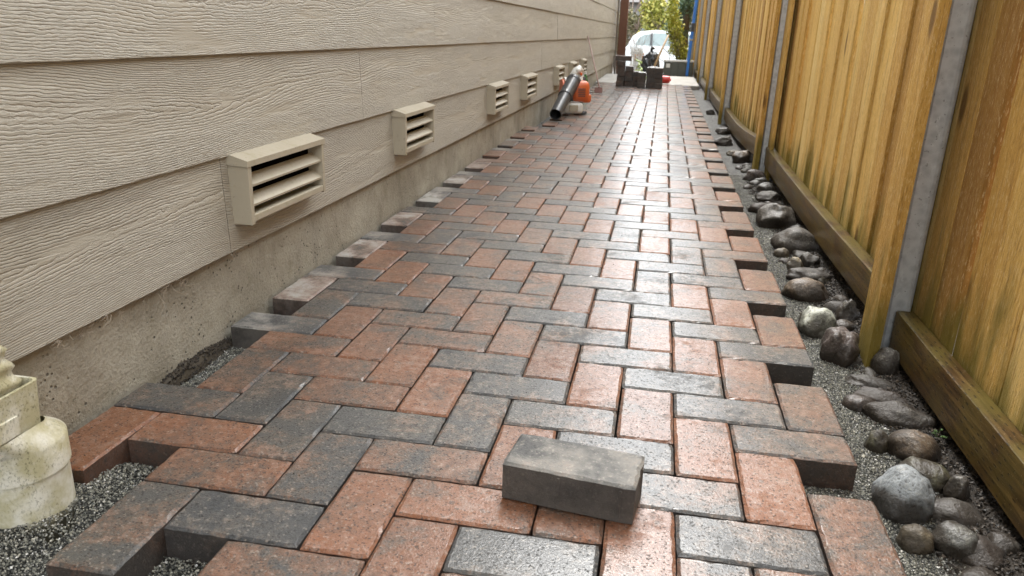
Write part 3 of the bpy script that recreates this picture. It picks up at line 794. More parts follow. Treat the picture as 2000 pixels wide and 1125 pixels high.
stone(1.026, 2.023, -0.019, 0.0754, 0.0672, 0.0651, DARK, 'biggest dark mossy rock halfway along the second rail', 'angular', -0.16, 20)
stone(1.001, 2.285, -0.038, 0.0569, 0.0339, 0.0312, PURP, 'flat pointed rock in front of the biggest dark mossy rock', 'flat', -0.14, 21)
stone(1.054, 2.533, -0.036, 0.0584, 0.0409, 0.0354, DARK, 'dark angular rock fourth from the second batten', 'angular', -0.14, 22)
stone(1.068, 2.770, -0.037, 0.0413, 0.0335, 0.0325, GREY, 'grey rounded stone third from the second batten', 'round', -0.14, 23)
stone(1.068, 2.949, -0.039, 0.0309, 0.0307, 0.0298, GREY, 'small blocky grey stone second from the second batten', 'angular', -0.13, 24)
stone(1.047, 3.061, -0.029, 0.0560, 0.0480, 0.0465, PURP, 'sloping brown rock right at the foot of the second batten', 'angular', -0.12, 25)
stone(1.047, 3.412, -0.044, 0.0267, 0.0200, 0.0194, PALE, 'small pale pebble left of the second batten foot', 'round', -0.12, 26)
stone(1.032, 3.649, -0.025, 0.0673, 0.0565, 0.0549, BROWN, 'wedge-shaped brown rock leaning beside the second batten', 'angular', -0.11, 27)
stone(1.016, 3.921, -0.041, 0.0579, 0.0345, 0.0247, TAN, 'tan oval stone just past the wedge-shaped brown rock', 'flat', -0.10, 28)
stone(0.981, 4.381, -0.031, 0.0713, 0.0499, 0.0442, DARK, 'wet glossy dark rock beyond the tan oval stone', 'angular', -0.08, 29)
stone(1.019, 4.964, -0.033, 0.0563, 0.0418, 0.0406, DARK, 'wet dark rock behind the glossy one, under the third rail', 'angular', -0.08, 30)
stone(0.998, 6.450, -0.034, 0.0473, 0.0387, 0.0376, GREY, 'small far grey rock under the third rail near the third batten', 'angular', -0.06, 31)
stone(1.036, -0.077, -0.049, 0.0175, 0.0104, 0.0114, BLUE, 'bluish stone almost buried in dark mud at the near end', 'flat', -0.46, 32)
stone(1.086, -0.008, -0.042, 0.0236, 0.0236, 0.0235, DARK, 'dark muddy stone beneath the near rail edge', 'round', -0.48, 33)
stone(1.065, 0.126, -0.036, 0.0176, 0.0176, 0.0343, DARK, 'dark earthy stone between olive stone and near rail', 'round', -0.42, 34)

rs = random.Random(99)
for k in range(44):
    yy_ = -.35+3.9*(k/44)+rs.uniform(-.03, .03); xx_ = rs.uniform(1.035, 1.10) if k % 3 else rs.uniform(.985, 1.03); q = rs.uniform(.014, .032)
    stone(xx_, yy_, -.052+q*.25, q*rs.uniform(.9, 1.5), q, q*rs.uniform(.6, .9), rs.choice((DARK, PURP, BROWN, DARK, GREY, OLIVE)), 'small dark filler stone packed between the larger stones under the rail', rs.choice(('round', 'angular', 'flat')), rs.uniform(0, 3), 200+k, 0, 'small filler stones under the rail')

# ------------------------------------------------------------------ downspout
px_, py_ = -.342, -.268
ds = empty('downspout', (px_, py_, -.10), 'dirty white plastic downspout adapter standing in gravel beside the red paver', 'downspout')
def ring(m, rad, z0, z1, n=48, top=True, inner=None):
    V = []; F = []
    pr = [(rad, z0), (rad, z1-.002), (rad-.002, z1)] + ([(inner, z1), (inner, z0)] if inner else [(0.0005, z1)])
    for (r_, z) in pr:
        for k in range(n): V.append((px_+r_*math.cos(2*math.pi*k/n), py_+r_*math.sin(2*math.pi*k/n), z))
    for a in range(len(pr)-1):
        for k in range(n): F.append((a*n+k, a*n+(k+1) % n, (a+1)*n+(k+1) % n, (a+1)*n+k))
    return m.add(V, F)
auto_smooth(ring(MB(), .0625, -.14, .060).build('pipe', M_PVC, ds))
# rectangular socket, open on top, face parallel to the wall
def rrect(x0, x1, y0, y1, r, n=5):
    o = []
    for (cx, cy, a0) in ((x1-r, y1-r, 0), (x0+r, y1-r, 90), (x0+r, y0+r, 180), (x1-r, y0+r, 270)):
        for k in range(n+1):
            a = R(a0+90*k/n); o.append((cx+r*math.cos(a), cy+r*math.sin(a)))
    return o
def socket(x0, x1, y0, y1, z0, z1, th=.004, taper=.004):
    m = MB(); A = rrect(x0+taper, x1-taper, y0+taper, y1-taper, .010); B = rrect(x0, x1, y0, y1, .010); C = rrect(x0+th, x1-th, y0+th, y1-th, .008); D_ = rrect(x0+th+taper, x1-th-taper, y0+th+taper, y1-th-taper, .008)
    n = len(A); V = [(*p, z0) for p in A]+[(*p, z1) for p in B]+[(*p, z1) for p in C]+[(*p, z0+.01) for p in D_]; F = []
    for a in range(3):
        for k in range(n): F.append((a*n+k, a*n+(k+1) % n, (a+1)*n+(k+1) % n, (a+1)*n+k))
    return m.add(V, F)
bx0, bx1, by0, by1 = -.392, -.296, -.345, -.252
auto_smooth(socket(bx0, bx1, by0, by1, .098, .180).build('socket', M_PVC, ds), 50)
m = MB(); V = []; F = []; n = 48                      # collar: round below, drawn in to the rectangular socket
def rect_r(a):
    ca, sa = math.cos(a), math.sin(a); hx, hy = (bx1-bx0)/2+.002, (by1-by0)/2+.002
    return ((bx0+bx1)/2+hx*math.copysign(min(1, abs(ca)*1.3), ca), (by0+by1)/2+hy*math.copysign(min(1, abs(sa)*1.3), sa))
for z, t, rr in ((.044, 0, .0620), (.044, 0, .0662), (.086, 0, .0662), (.090, .08, .066), (.112, .85, .064), (.118, 1, .064), (.118, 1, .060)):
    for k in range(n):
        a = 2*math.pi*k/n; cx0, cy0 = px_+rr*math.cos(a), py_+rr*math.sin(a); qx, qy = rect_r(a)
        V.append((cx0*(1-t)+qx*t, cy0*(1-t)+qy*t, z))
for a in range(6):
    for k in range(n): F.append((a*n+k, a*n+(k+1) % n, (a+1)*n+(k+1) % n, (a+1)*n+k))
auto_smooth(m.add(V, F).build('collar', M_PVC, ds))
MB().bounds(bx1-.003, bx1+.0006, -.345, -.300, .118, .146, .001).build('label_panel', M_PVC, ds)
# ribbed flexible spout rising from the socket and leaning towards the wall
m = MB(); V = []; F = []; n = 40; rows = 64; Lr = .46
for q in range(rows+1):
    s = q/rows; z = .14+Lr*s; cxx = (bx0+bx1)/2-.012*s; cyy = (by0+by1)/2+.004-.12*s
    for k in range(n):
        a = 2*math.pi*k/n; ex = .038; ey = .044
        ca, sa = math.cos(a), math.sin(a)
        sx = math.copysign(abs(ca)**.6, ca)*ex; sy = math.copysign(abs(sa)**.6, sa)*ey
        rib = .0040*math.sin(2*math.pi*(z/.026 + 2*a/(2*math.pi))) 
        kk = 1+rib/.04
        V.append((cxx+sx*kk, cyy+sy*kk, z))
for q in range(rows):
    for k in range(n): F.append((q*n+k, q*n+(k+1) % n, (q+1)*n+(k+1) % n, (q+1)*n+k))
m.add(V, F).build('flexible_spout', M_PVC, ds, True)

# ------------------------------------------------------------------ dried root tufts under the siding
M_ROOT = plain('dry_root', (.30, .25, .19), .8)
def tuft(u, n, size, label, seed, drop=1.0):
    rg = random.Random(seed); m = MB(); c = Vector(W(u, -.004, LIP[0]-.001))
    for _ in range(max(3, int(n*.55))):
        p = c+Vector((rg.uniform(-.004, .010), rg.gauss(0, size*.5), rg.uniform(-.004, .001))); d = Vector((rg.uniform(.0, .5), rg.gauss(0, .8), -rg.uniform(.2, 1)*drop)).normalized()
        pl = [p.copy()]
        for k in range(7):
            d = (d+Vector((rg.gauss(0, .3), rg.gauss(0, .6), rg.gauss(-.05, .5)))).normalized(); p = p+d*size*rg.uniform(.08, .22); pl.append(p.copy())
            p.x = max(p.x, W(u, -.010, 0)[0])
        m.tube(pl, [.0005]*len(pl), 4)
    tag(m.build('dried_root_tuft', M_ROOT), label, 'dried roots', 'dried roots under the siding edge')
for a in [(-.10, 22, .030, 'bushiest wisp of dried roots beside the white downspout', 1), (-.03, 10, .02, 'small wisp of dried roots second from the downspout', 2), (.035, 14, .026, 'third wisp of dried roots from the downspout, under the siding edge', 3),
          (.165, 10, .035, 'dried roots dangling under the siding left of the siding joint', 4), (.20, 12, .045, 'long curly dried root loop under the siding before the nearest vent', 5), (.25, 7, .035, 'thin root hairs just left of the nearest siding joint', 6),
          (.44, 8, .03, 'wisp of dried roots at the lower end of the nearest siding joint', 7), (.56, 9, .022, 'root wisp under the left half of the nearest vent', 8), (.93, 6, .028, 'root wisp just past the nearest vent', 9),
          (1.08, 10, .022, 'root wisp midway between the two nearest vents', 10), (1.32, 4, .02, 'faint root wisp before the second vent', 11), (2.15, 6, .035, 'root wisp past the second vent', 12), (2.75, 8, .03, 'root wisp before the third vent', 13)]:
    tuft(*a)
# muddy ledge between foundation and gravel near the left gap
M_MUD = plain('caked_mud', (.050, .039, .024), .8, var=.35, bump=1.0, bs=90)
V = []; F = []; nu_, nv_ = 40, 6
for a in range(nu_+1):
    u = .06+.38*a/nu_; hgt = .042*max(0, math.sin(math.pi*a/nu_))**.35*(.8+.5*fbm(u*14, 3.3))
    for b in range(nv_+1):
        t = b/nv_; d = -.019+.026*t*(1+.4*nz(u*20, b)); V.append(W(u, d, -.060+hgt*(1-t**2.5)+.004*fbm(u*40, b*2.0)))
for a in range(nu_):
    for b in range(nv_): F.append((a*(nv_+1)+b, (a+1)*(nv_+1)+b, (a+1)*(nv_+1)+b+1, a*(nv_+1)+b+1))
LV = list(V)
tag(mk('mud_ledge', V, F, M_MUD, None, True), 'ledge of caked brown mud against the foundation by the gravel gap', 'mud', kind='stuff')

pts = []
for _ in range(2600):
    a = random.choice(LV[:]); pts.append((a[0]+random.uniform(-.004, .004), a[1]+random.uniform(-.006, .006), a[2]+random.uniform(-.003, .0025)))
chips('mud_crumb', pts, .0007, .0028, M_CLOD, 'dark mud crumbs stuck on the ledge against the foundation', cat='mud')

# little weed
M_LEAF = plain('weed_leaf', (.05, .10, .018), .5)
m = MB(); c = Vector((1.085, .30, -.035))
for k in range(9):
    rg = random.Random(k); a = rg.uniform(0, 6.28); r_ = rg.uniform(.004, .016); p = c+Vector((math.cos(a)*r_, math.sin(a)*r_, rg.uniform(.004, .014)))
    q = [(p.x+.0028*math.cos(t)*1.2, p.y+.0028*math.sin(t), p.z+.0015*math.sin(t*2+k)) for t in np.linspace(0, 2*math.pi, 8)[:-1]]
    m.add(q, [tuple(range(7))]); m.tube([c, p], .0004, 4)
tag(m.build('weed', M_LEAF), 'tiny green clover weed among the stones below the near rail', 'weed')

# ------------------------------------------------------------------ leaf blower
M_ORANGE = plain('orange_plastic', (.62, .13, .035), .38, var=.05)
M_WHITEP = plain('off_white_plastic', (.68, .68, .64), .42, var=.05)
M_BLACKP = plain('dark_grey_plastic', (.045, .048, .052), .32, var=.1)
M_TUBE = plain('charcoal_blower_tube', (.036, .038, .042), .38, var=.1)
M_STEEL = plain('worn_steel', (.35, .34, .33), .4, .8)
BO = Vector((-.160, 5.36, 0.0))
bl = empty('leaf_blower', BO, 'orange and white leaf blower with a dark nozzle resting by the house', 'leaf blower')
B = lambda x, y, z: BO+Vector((x, y, z))
m = MB(); rb = Matrix.Rotation(R(18), 3, 'Z')
m.box(B(-.02, -.02, .052), (.155, .17, .085), rb, .020, 3)
auto_smooth(m.build('tank_base', M_WHITEP, bl))
auto_smooth(MB().box(B(.005, -.108, .055), (.075, .006, .05), rb, .003, 1).build('tank_plate', M_PAINT, bl))
m = MB(); m.box(B(.035, .0, .185), (.15, .15, .165), rb, .045, 4); m.box(B(.085, .02, .13), (.075, .12, .07), rb, .02, 3)
hs_ = auto_smooth(m.build('engine_cover', M_ORANGE, bl))
for k in range(7):
    MB().box(B(-.012+.016*k, -.060+.005*k, .245-.004*k), (.007, .03, .020), rb, .002, 1).build('cooling_slot', M_BLACKP, hs_)
for k in range(5):
    MB().box(B(.06, -.072, .150+.014*k), (.06, .010, .005), rb, .001, 1).build('grille_slot', M_BLACKP, hs_)
MB().box(B(-.028, -.085, .125), (.042, .02, .035), rb, .004, 1).build('badge', M_BLACKP, bl)
# fan volute (white) with axis across
m = MB(); ax = Matrix.Rotation(R(90), 3, 'Y')
pts2 = []
for k in range(29):
    a = 2*math.pi*k/28; pts2.append((.105*math.cos(a), .105*math.sin(a)))
m.prism([(y, z) for y, z in pts2[:-1]], -.085, -.030, 'x'); m.V = [tuple(rb @ Vector(v)+B(-.015, .01, .185)) for v in m.V]
auto_smooth(m.build('fan_housing', M_WHITEP, bl))
m = MB(); m.prism([(y*.85, z*.85) for y, z in pts2[:-1]], -.105, -.086, 'x'); m.V = [tuple(rb @ Vector(v)+B(-.015, .01, .185)) for v in m.V]
auto_smooth(m.build('intake_cover', M_ORANGE, bl))
# tube: two stages, open end
def hollow(m, p0, p1, r0, r1, n=24, th=.003):
    p0, p1 = Vector(p0), Vector(p1); m.tube([p0, p1], [r0, r1], n, False); m.tube([p1, p0], [r1-th, r0-th], n, False)
    t = (p1-p0).normalized(); m.tube([p1-t*.0005, p1], [r1, r1-th], n, False); return m
E0 = B(-.015, -.045, .262); E1 = B(-.050, -.27, .158); E2 = B(-.083, -.545, .044)
tb = hollow(MB(), E0, E1, .056, .053).build('tube', M_TUBE, bl, True)
hollow(MB(), E1+(E0-E1).normalized()*.02, E2, .0500, .0455).build('nozzle', M_TUBE, tb, True)
hollow(MB(), E1+(E0-E1).normalized()*.03, E1-(E0-E1).normalized()*.01, .0565, .0565).build('clamp_ring', M_BLACKP, tb, True)
hollow(MB(), E0-(E0-E1).normalized()*.02, E0+(E0-E1).normalized()*.012, .0600, .0600).build('clamp_ring', M_BLACKP, tb, True)
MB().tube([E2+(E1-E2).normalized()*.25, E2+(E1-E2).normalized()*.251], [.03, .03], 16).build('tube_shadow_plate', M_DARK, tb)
# handle loop over the top
hp = [B(-.03, -.02, .25), B(-.025, -.02, .30), B(.0, -.01, .345), B(.02, .02, .36), B(.035, .07, .34), B(.035, .11, .29), B(.03, .12, .24)]
m = MB(); m.tube(hp, [.034, .03, .028, .026, .019, .02, .022], 12)
m.sphere(B(.01, .0, .345), (.032, .042, .028)); m.tube([B(.03, .0, .27), B(.045, .01, .315)], [.03, .012], 10)
auto_smooth(m.build('handle', M_WHITEP, bl), 50)
MB().box(B(.040, -.005, .318), (.02, .03, .022), rb, .006, 2).build('trigger', M_ORANGE, bl)
MB().tube([B(.065, .02, .262), B(.065, .02, .295)], [.022, .014], 10).build('filter_cap', M_BLACKP, bl)
m = MB()
for s in (-1, 1): MB().box(B(.05, .05*s, .010), (.10, .018, .018), rb, .004, 1).build('foot', M_BLACKP, bl)

# green bottle by the wall
M_GLASS = plain('green_bottle_plastic', (.03, .17, .035), .18, var=.1)
GB = Vector((-.275, 7.35, 0))
gb = empty('bottle', GB, 'green bottle with a pale cap standing between the blower and the hoe', 'bottle')
pr = [(.0, 0), (.030, .002), (.032, .01), (.032, .13), (.028, .16), (.014, .195), (.012, .215), (.0, .215)]
def lathe(m, c, pr, n=20):
    V = []; F = []
    for r_, z in pr:
        for k in range(n): V.append((c[0]+max(r_, .0004)*math.cos(2*math.pi*k/n), c[1]+max(r_, .0004)*math.sin(2*math.pi*k/n), c[2]+z))
    for a in range(len(pr)-1):
        for k in range(n): F.append((a*n+k, a*n+(k+1) % n, (a+1)*n+(k+1) % n, (a+1)*n+k))
    return m.add(V, F)
auto_smooth(lathe(MB(), GB, pr).build('body', M_GLASS, gb))
lathe(MB(), GB, [(.0, .212), (.0145, .212), (.0145, .236), (.0, .237)]).build('cap', M_WHITEP, gb)
lathe(MB(), GB, [(.0, .0), (.034, .0), (.034, .022), (.0, .022)]).build('base_band', M_BLACKP, gb)
# hoe leaning on the siding
M_HANDLE = plain('pinkish_worn_handle', (.33, .22, .19), .6)
M_RUST = plain('rusty_steel', (.20, .10, .085), .6, .3)
hoe = empty('hoe', (-.14, 7.62, 0), 'long thin-handled hoe leaning against the siding past the blower', 'hoe')
MB().tube([(-.135, 7.66, .03), (-.20, 7.84, .20), (-.355, 8.25, .585)], [.0085, .0075, .0065], 8).build('handle', M_HANDLE, hoe, True)
m = MB(); m.box((-.145, 7.60, .035), (.085, .006, .062), Matrix.Rotation(R(-25), 3, 'X'), .001, 1); m.tube([(-.145, 7.605, .06), (-.14, 7.64, .085), (-.150, 7.69, .075)], .007, 8)
m.build('blade', M_RUST, hoe)

# ------------------------------------------------------------------ stack of pavers at the far end
ORD = ['bottom', 'second', 'third', 'fourth', 'fifth', 'sixth']
def stack(cols, x, y0, rotz, tonef, where):
    for k in range(cols):
        loose_paver((x+random.gauss(0, .002), y0+random.gauss(0, .004), .0012+k*.0605), rotz+random.gauss(0, .02), tonef(), f'{ORD[k]} paver up in the {where} of the far paver stack', 'pavers stacked at the end of the path', nl=3, ns=2, parts=False)
brn = lambda: (random.uniform(.25, .55), 0); chc = lambda: (random.uniform(-.1, .15), 0)
stack(5, .017, 9.0, R(90), brn, 'tallest leftmost column'); stack(1, .017, 9.21, R(90), brn, 'column hidden behind the tallest one')
loose_paver((.035, 8.99, .0012+5*.0605), R(4), (.3, 0), 'top paver laid crosswise on the tallest column of the far stack')
stack(4, .120, 9.02, R(90), brn, 'second column from the left'); stack(3, .222, 9.02, R(90), brn, 'low middle column')
stack(3, .285, 8.83, R(90), chc, 'front charcoal column'); stack(4, .385, 8.86, R(90), chc, 'second charcoal column from the right'); stack(4, .487, 8.86, R(90), chc, 'rightmost charcoal column')
stack(3, .12, 9.24, R(90), brn, 'back row left column'); stack(2, .24, 9.24, R(90), brn, 'back row middle column'); stack(4, .42, 9.07, R(90), chc, 'back row right column')
# red gas can lid end behind the stack
M_RED = plain('red_plastic', (.55, .035, .025), .35, var=.06)
gc = empty('jerrycan', (.60, 9.72, 0), 'red plastic can lying beside the far paver stack', 'can')
auto_smooth(MB().tube([(.50, 9.72, .055), (.52, 9.72, .055), (.60, 9.72, .055), (.625, 9.72, .055), (.635, 9.72, .055)], [.042, .050, .050, .045, .030], 16).build('body', M_RED, gc))
MB().tube([(.634, 9.72, .055), (.648, 9.72, .055)], [.018, .018], 12).build('cap', M_RED, gc)

# ------------------------------------------------------------------ far end of the yard
M_POST = plain('brown_stained_post', (.115, .045, .022), .6, bump=.3, bs=60)
tag(MB().bounds(-.272, -.135, 12.9, 13.04, -.12, 2.7, .008).build('wood_post', M_POST), 'reddish brown square wooden post at the end of the house wall', 'post')
M_PIPE = plain('grey_conduit', (.42, .42, .41), .45)
cd = empty('conduit', (-.325, 13.3, -.05), 'grey utility conduit running up the far house corner', 'conduit')
MB().tube([(-.315, 13.26, -.10), (-.315, 13.26, 2.6)], .016, 10).build('pipe', M_PIPE, cd, True)
MB().bounds(-.345, -.285, 13.16, 13.24, .05, .24, .006).build('junction_box', M_PIPE, cd)
# planter box with a pale cap rail
M_PLANT = plain('grey_green_board', (.115, .125, .11), .7, bump=.3, bs=60)
M_WHITE = plain('white_paint', (.78, .79, .77), .4, var=.04)
pl = empty('planter_box', (.77, 12.5, -.1), 'grey-green planter box with a white rim behind the path', 'planter')
for k in range(4):
    MB().bounds(.54+.117*k+.002, .54+.117*(k+1)-.002, 12.30, 12.325, -.10, .195, .002).build('board', M_PLANT, pl)
MB().bounds(.54, .565, 12.327, 12.9, -.10, .195, .002).build('end_panel', M_PLANT, pl); MB().bounds(.985, 1.008, 12.327, 12.9, -.10, .195, .002).build('end_panel', M_PLANT, pl)
MB().bounds(.525, 1.02, 12.285, 12.35, .197, .225, .004).build('rim', M_WHITE, pl)
MB().bounds(.567, .983, 12.36, 12.9, -.10, .17, .004).build('soil_fill', M_EARTH, pl)
MB().bounds(.575, .64, 12.292, 12.299, .10, .165, .002).build('tag_plate', M_WHITE, pl)
# blue ladder leaning against the fence
M_BLUE = plain('blue_fibreglass', (.035, .17, .55), .38, var=.08)
ld = empty('ladder', (.92, 12.0, -.02), 'blue ladder leaning upright at the far end of the fence', 'ladder')
for dy in (0, .38):
    m = MB(); a = Vector((.915, 11.95+dy, -.004)); b = Vector((1.0, 12.12+dy*.9, 2.2))
    d = (b-a).normalized(); rot = d.to_track_quat('Z', 'Y').to_matrix()
    m.box((a+b)/2, (.040, .028, (b-a).length), rot, .004, 1); rail = m.build('rail', M_BLUE, ld)
    c = a+(b-a)*.335; MB().box(c, (.046, .033, .13), rot, .003, 1).build('rail_grip', M_BLACKP, rail)
    c = a+(b-a)*.25; MB().box(c, (.045, .032, .03), rot, .003, 1).build('rail_bracket', M_STEEL, rail)
for k in range(6):
    s = .12+.14*k; p = Vector((.915, 11.95, 0)).lerp(Vector((1.0, 12.12, 2.2)), s); MB().tube([p, p+Vector((0, .37, 0))], .014, 8).build('rung', M_STEEL, ld)
# black rubbish bag, shovel, hose bundle
M_BAG = plain('black_plastic_bag', (.018, .020, .024), .22, var=.2)
bm = bmesh.new(); bmesh.ops.create_icosphere(bm, subdivisions=4, radius=1); V = []
for v in bm.verts:
    p = v.co.copy(); n = mn.noise(p*1.6)*.22+abs(mn.noise(p*3.4+Vector((3, 1, 2))))*.22+mn.noise(p*8)*.05
    p *= .92+n; V.append((.345+p.x*.145, 11.2+p.y*.17, .165+p.z*(.205 if p.z > 0 else .17)))
bm.verts.index_update(); F = [[v.index for v in f.verts] for f in bm.faces]; bm.free()
bag = empty('rubbish_bag', (.345, 11.2, 0), 'black plastic rubbish bag slumped behind the paver stack', 'bag')
mk('sack', V, F, M_BAG, bag, True)
MB().tube([(.345, 11.2, .35), (.335, 11.19, .40), (.36, 11.18, .43)], [.03, .016, .035], 9).build('knot', M_BAG, bag, True)
M_WOOD = plain('worn_ash_handle', (.33, .22, .11), .55)
sh = empty('shovel', (.385, 10.9, 0), 'wooden-handled shovel leaning over the black rubbish bag', 'shovel')
MB().tube([(.36, 10.80, .06), (.47, 11.05, .36), (.565, 11.25, .61)], [.016, .015, .013], 8).build('handle', M_WOOD, sh, True)
MB().box((.345, 10.765, .035), (.14, .02, .07), Matrix.Rotation(R(-20), 3, 'X'), .006, 1).build('blade', M_STEEL, sh)
M_LIME = plain('pale_green_hose', (.42, .55, .22), .5)
m = MB(); pp = [(.19+.125*math.cos(a)*(1-.02*k), 10.6+.11*math.sin(a), .035+.012*k*.25) for k, a in enumerate(np.linspace(0, 6.28*4, 70))]
pp = [(x, y, .02+.0035*k) for k, (x, y, z) in enumerate(pp)]
m.tube(pp, .014, 7); tag(m.build('garden_hose', M_LIME, None, True), 'coiled pale green garden hose behind the paver stack', 'hose')

# white picket fence
wf = empty('picket_fence', (.0, 14.2, -.3), 'short white picket fence beyond the wooden post', 'fence')
for k in range(5):
    x = -.085+.045*k; m = MB(); m.prism([(x, -.30), (x+.030, -.30), (x+.030, .33), (x+.015, .36), (x, .33)], 14.2, 14.218, 'y'); m.build('picket', M_WHITE, wf)
for z in (.02, .25): MB().bounds(-.10, .14, 14.219, 14.245, z, z+.04, .002).build('rail', M_WHITE, wf)

# ------------------------------------------------------------------ car
M_CAR = plain('white_car_paint', (.74, .77, .77), .18, var=.01, Coat_Weight=1.0)
M_TINT = plain('car_glass', (.30, .37, .37), .05, var=.02)
M_TYRE = plain('tyre_rubber', (.02, .02, .02), .8)
M_LAMP = plain('lamp_lens', (.5, .05, .03), .15)
CX, CY, CZ = -.78, 24.6, -.78
car = empty('car', (CX+2.2, CY, CZ), 'white hatchback parked across the street behind the shrubs', 'car')
def C(x, y, z): return (CX+x, CY+y, CZ+z)
body = [(.05, .35), (.02, .62), (.08, .92), (.20, .98), (3.0, .97), (3.75, .88), (4.2, .72), (4.32, .50), (4.30, .28), (3.95, .22), (.35, .22)]
m = MB(); n = len(body); V = []; F = []
secs = [(-.86, .94), (-.84, .98), (-.80, 1.0), (.80, 1.0), (.84, .98), (.86, .94)]
for (yy, sc) in secs:
    for x, z in body: V.append(C(2.2+(x-2.2)*sc, yy, .6+(z-.6)*(.9+.1*sc) if z > .6 else z))
for a in range(len(secs)-1):
    for k in range(n): F.append((a*n+k, a*n+(k+1) % n, (a+1)*n+(k+1) % n, (a+1)*n+k))
F += [tuple(range(n)), tuple((len(secs)-1)*n+k for k in range(n-1, -1, -1))]
auto_smooth(m.add(V, F).build('body', M_CAR, car), 35)
cab = [(.16, .95), (.32, 1.28), (.55, 1.42), (1.0, 1.47), (1.9, 1.46), (2.4, 1.38), (3.15, .96)]
def cabin(scale, z0=0): 
    V = []; F = []; n = len(cab)
    for yy in (-.84, -.80, .80, .84):
        for x, z in cab:
            t = (z-.95)/.52; V.append(C(x, yy*(1-.20*t)*(.985 if abs(yy) > .82 else 1), z - (.03*t if abs(yy) > .82 else 0)))
    for a in range(3):
        for k in range(n): F.append((a*n+k, a*n+(k+1) % n, (a+1)*n+(k+1) % n, (a+1)*n+k))
    F += [tuple(range(n)), tuple(3*n+k for k in range(n-1, -1, -1))]; return V, F
auto_smooth(MB().add(*cabin(1)).build('roof', M_CAR, car), 35)
def sidewin(poly, name='side_window'):
    V = []
    for dd in (.008, -.01):
        for x, z in poly:
            t = (z-.95)/.52; V.append(C(x, -.84*(1-.20*t)*.985-dd-.004, z))
    n = len(poly); F = [tuple(range(n)), tuple(range(2*n-1, n-1, -1))]+[(k, (k+1) % n, n+(k+1) % n, n+k) for k in range(n)]
    MB().add(V, F).build(name, M_TINT, car)
sidewin([(.42, 1.02), (.86, 1.02), (.86, 1.36), (.66, 1.33), (.50, 1.22)])
sidewin([(.93, 1.02), (1.66, 1.02), (1.64, 1.40), (.93, 1.385)])
sidewin([(1.76, 1.02), (2.72, 1.02), (2.30, 1.33), (1.74, 1.395)])
for x0_, x1_ in ((.863, .927), (1.648, 1.752)):
    MB().add([C(x0_, -.858, 1.02), C(x1_, -.858, 1.02), C(x1_-.01, -.732, 1.385), C(x0_+.005, -.732, 1.38), C(x0_, -.83, 1.02), C(x1_, -.83, 1.02), C(x1_-.01, -.70, 1.385), C(x0_+.005, -.70, 1.38)], [(0, 1, 2, 3), (4, 5, 6, 7), (0, 1, 5, 4), (1, 2, 6, 5), (2, 3, 7, 6), (3, 0, 4, 7)]).build('pillar', M_BLACKP, car)
for x in (.80, 3.45):
    wh = MB().tube([C(x, -.88, .31), C(x, -.68, .31)], .315, 24).build('wheel', M_TYRE, car)
    MB().tube([C(x, -.89, .31), C(x, -.86, .31)], .20, 16).build('rim', M_STEEL, wh)
MB().box(C(2.62, -.93, 1.02), (.16, .14, .11), None, .03, 2).build('mirror', M_CAR, car)
for x in (1.05, 1.95): MB().box(C(x, -.868, .86), (.18, .02, .03), None, .006, 1).build('door_handle', M_CAR, car)
MB().box(C(.13, -.72, .82), (.16, .22, .16), None, .03, 2).build('tail_lamp', M_LAMP, car)
MB().box(C(4.15, -.70, .66), (.20, .24, .12), None, .03, 2).build('headlight', M_WHITE, car)

# ------------------------------------------------------------------ vegetation
def leaf_material(name, a, b, c):
    g = G(name); r = g.island()
    return g.out(g.ramp(r, (0, a), (.5, b), (1, c)), .55, Subsurface_Weight=0.0)
M_YEL = leaf_material('yellow_green_leaves', (.16, .19, .03), (.34, .34, .06), (.52, .46, .12))
M_LIM = leaf_material('lime_leaves', (.20, .25, .02), (.42, .44, .05), (.60, .56, .14))
M_CON = leaf_material('conifer_needles', (.05, .105, .065), (.11, .19, .115), (.19, .28, .17))
M_HED = leaf_material('olive_hedge', (.07, .08, .03), (.15, .15, .06), (.26, .22, .10))
M_ORL = leaf_material('orange_leaves', (.35, .14, .03), (.55, .26, .06), (.60, .38, .14))
M_BARK = plain('bark', (.12, .095, .075), .85, bump=.6, bs=50)
M_TWIG = plain('pale_twigs', (.25, .19, .155), .8)
def leaves(name, blobs, n, size, mat, parent, seed, aspect=.5):
    rg = np.random.default_rng(seed); P = []
    wts = np.array([b[3]*b[4]*b[5] for b in blobs]); wts = wts/wts.sum()
    for b, q in zip(blobs, rg.multinomial(n, wts)):
        d = rg.normal(size=(q, 3)); d /= np.linalg.norm(d, axis=1, keepdims=True); r_ = rg.uniform(.25, 1, (q, 1))**.5
        P.append(np.array(b[:3])+d*r_*np.array(b[3:6])*rg.uniform(.75, 1.2, (q, 1)))
    P = np.concatenate(P); n = len(P)
    a = rg.normal(size=(n, 3)); a /= np.linalg.norm(a, axis=1, keepdims=True); b_ = np.cross(a, rg.normal(size=(n, 3))); b_ /= np.linalg.norm(b_, axis=1, keepdims=True)
    s = size*rg.uniform(.5, 1.3, (n, 1)); a *= s; b_ *= s*aspect
    V = np.stack([P-a, P+b_, P+a, P-b_], 1).reshape(-1, 3); F = np.arange(4*n).reshape(n, 4)
    return mk(name, V, F, mat, parent)
def twigs(m, p, d, L, r_, depth, rg):
    q = p+d*L; m.tube([p, (p+q)/2+Vector((rg.gauss(0, .04), rg.gauss(0, .04), 0))*L, q], [r_, r_*.8, r_*.6], 4, False)
    if depth:
        for _ in range(rg.randint(2, 4)):
            d2 = (d+Vector((rg.gauss(0, .45), rg.gauss(0, .45), rg.gauss(.1, .25)))).normalized()
            twigs(m, p+(q-p)*rg.uniform(.5, 1), d2, L*rg.uniform(.6, .85), r_*.55, depth-1, rg)
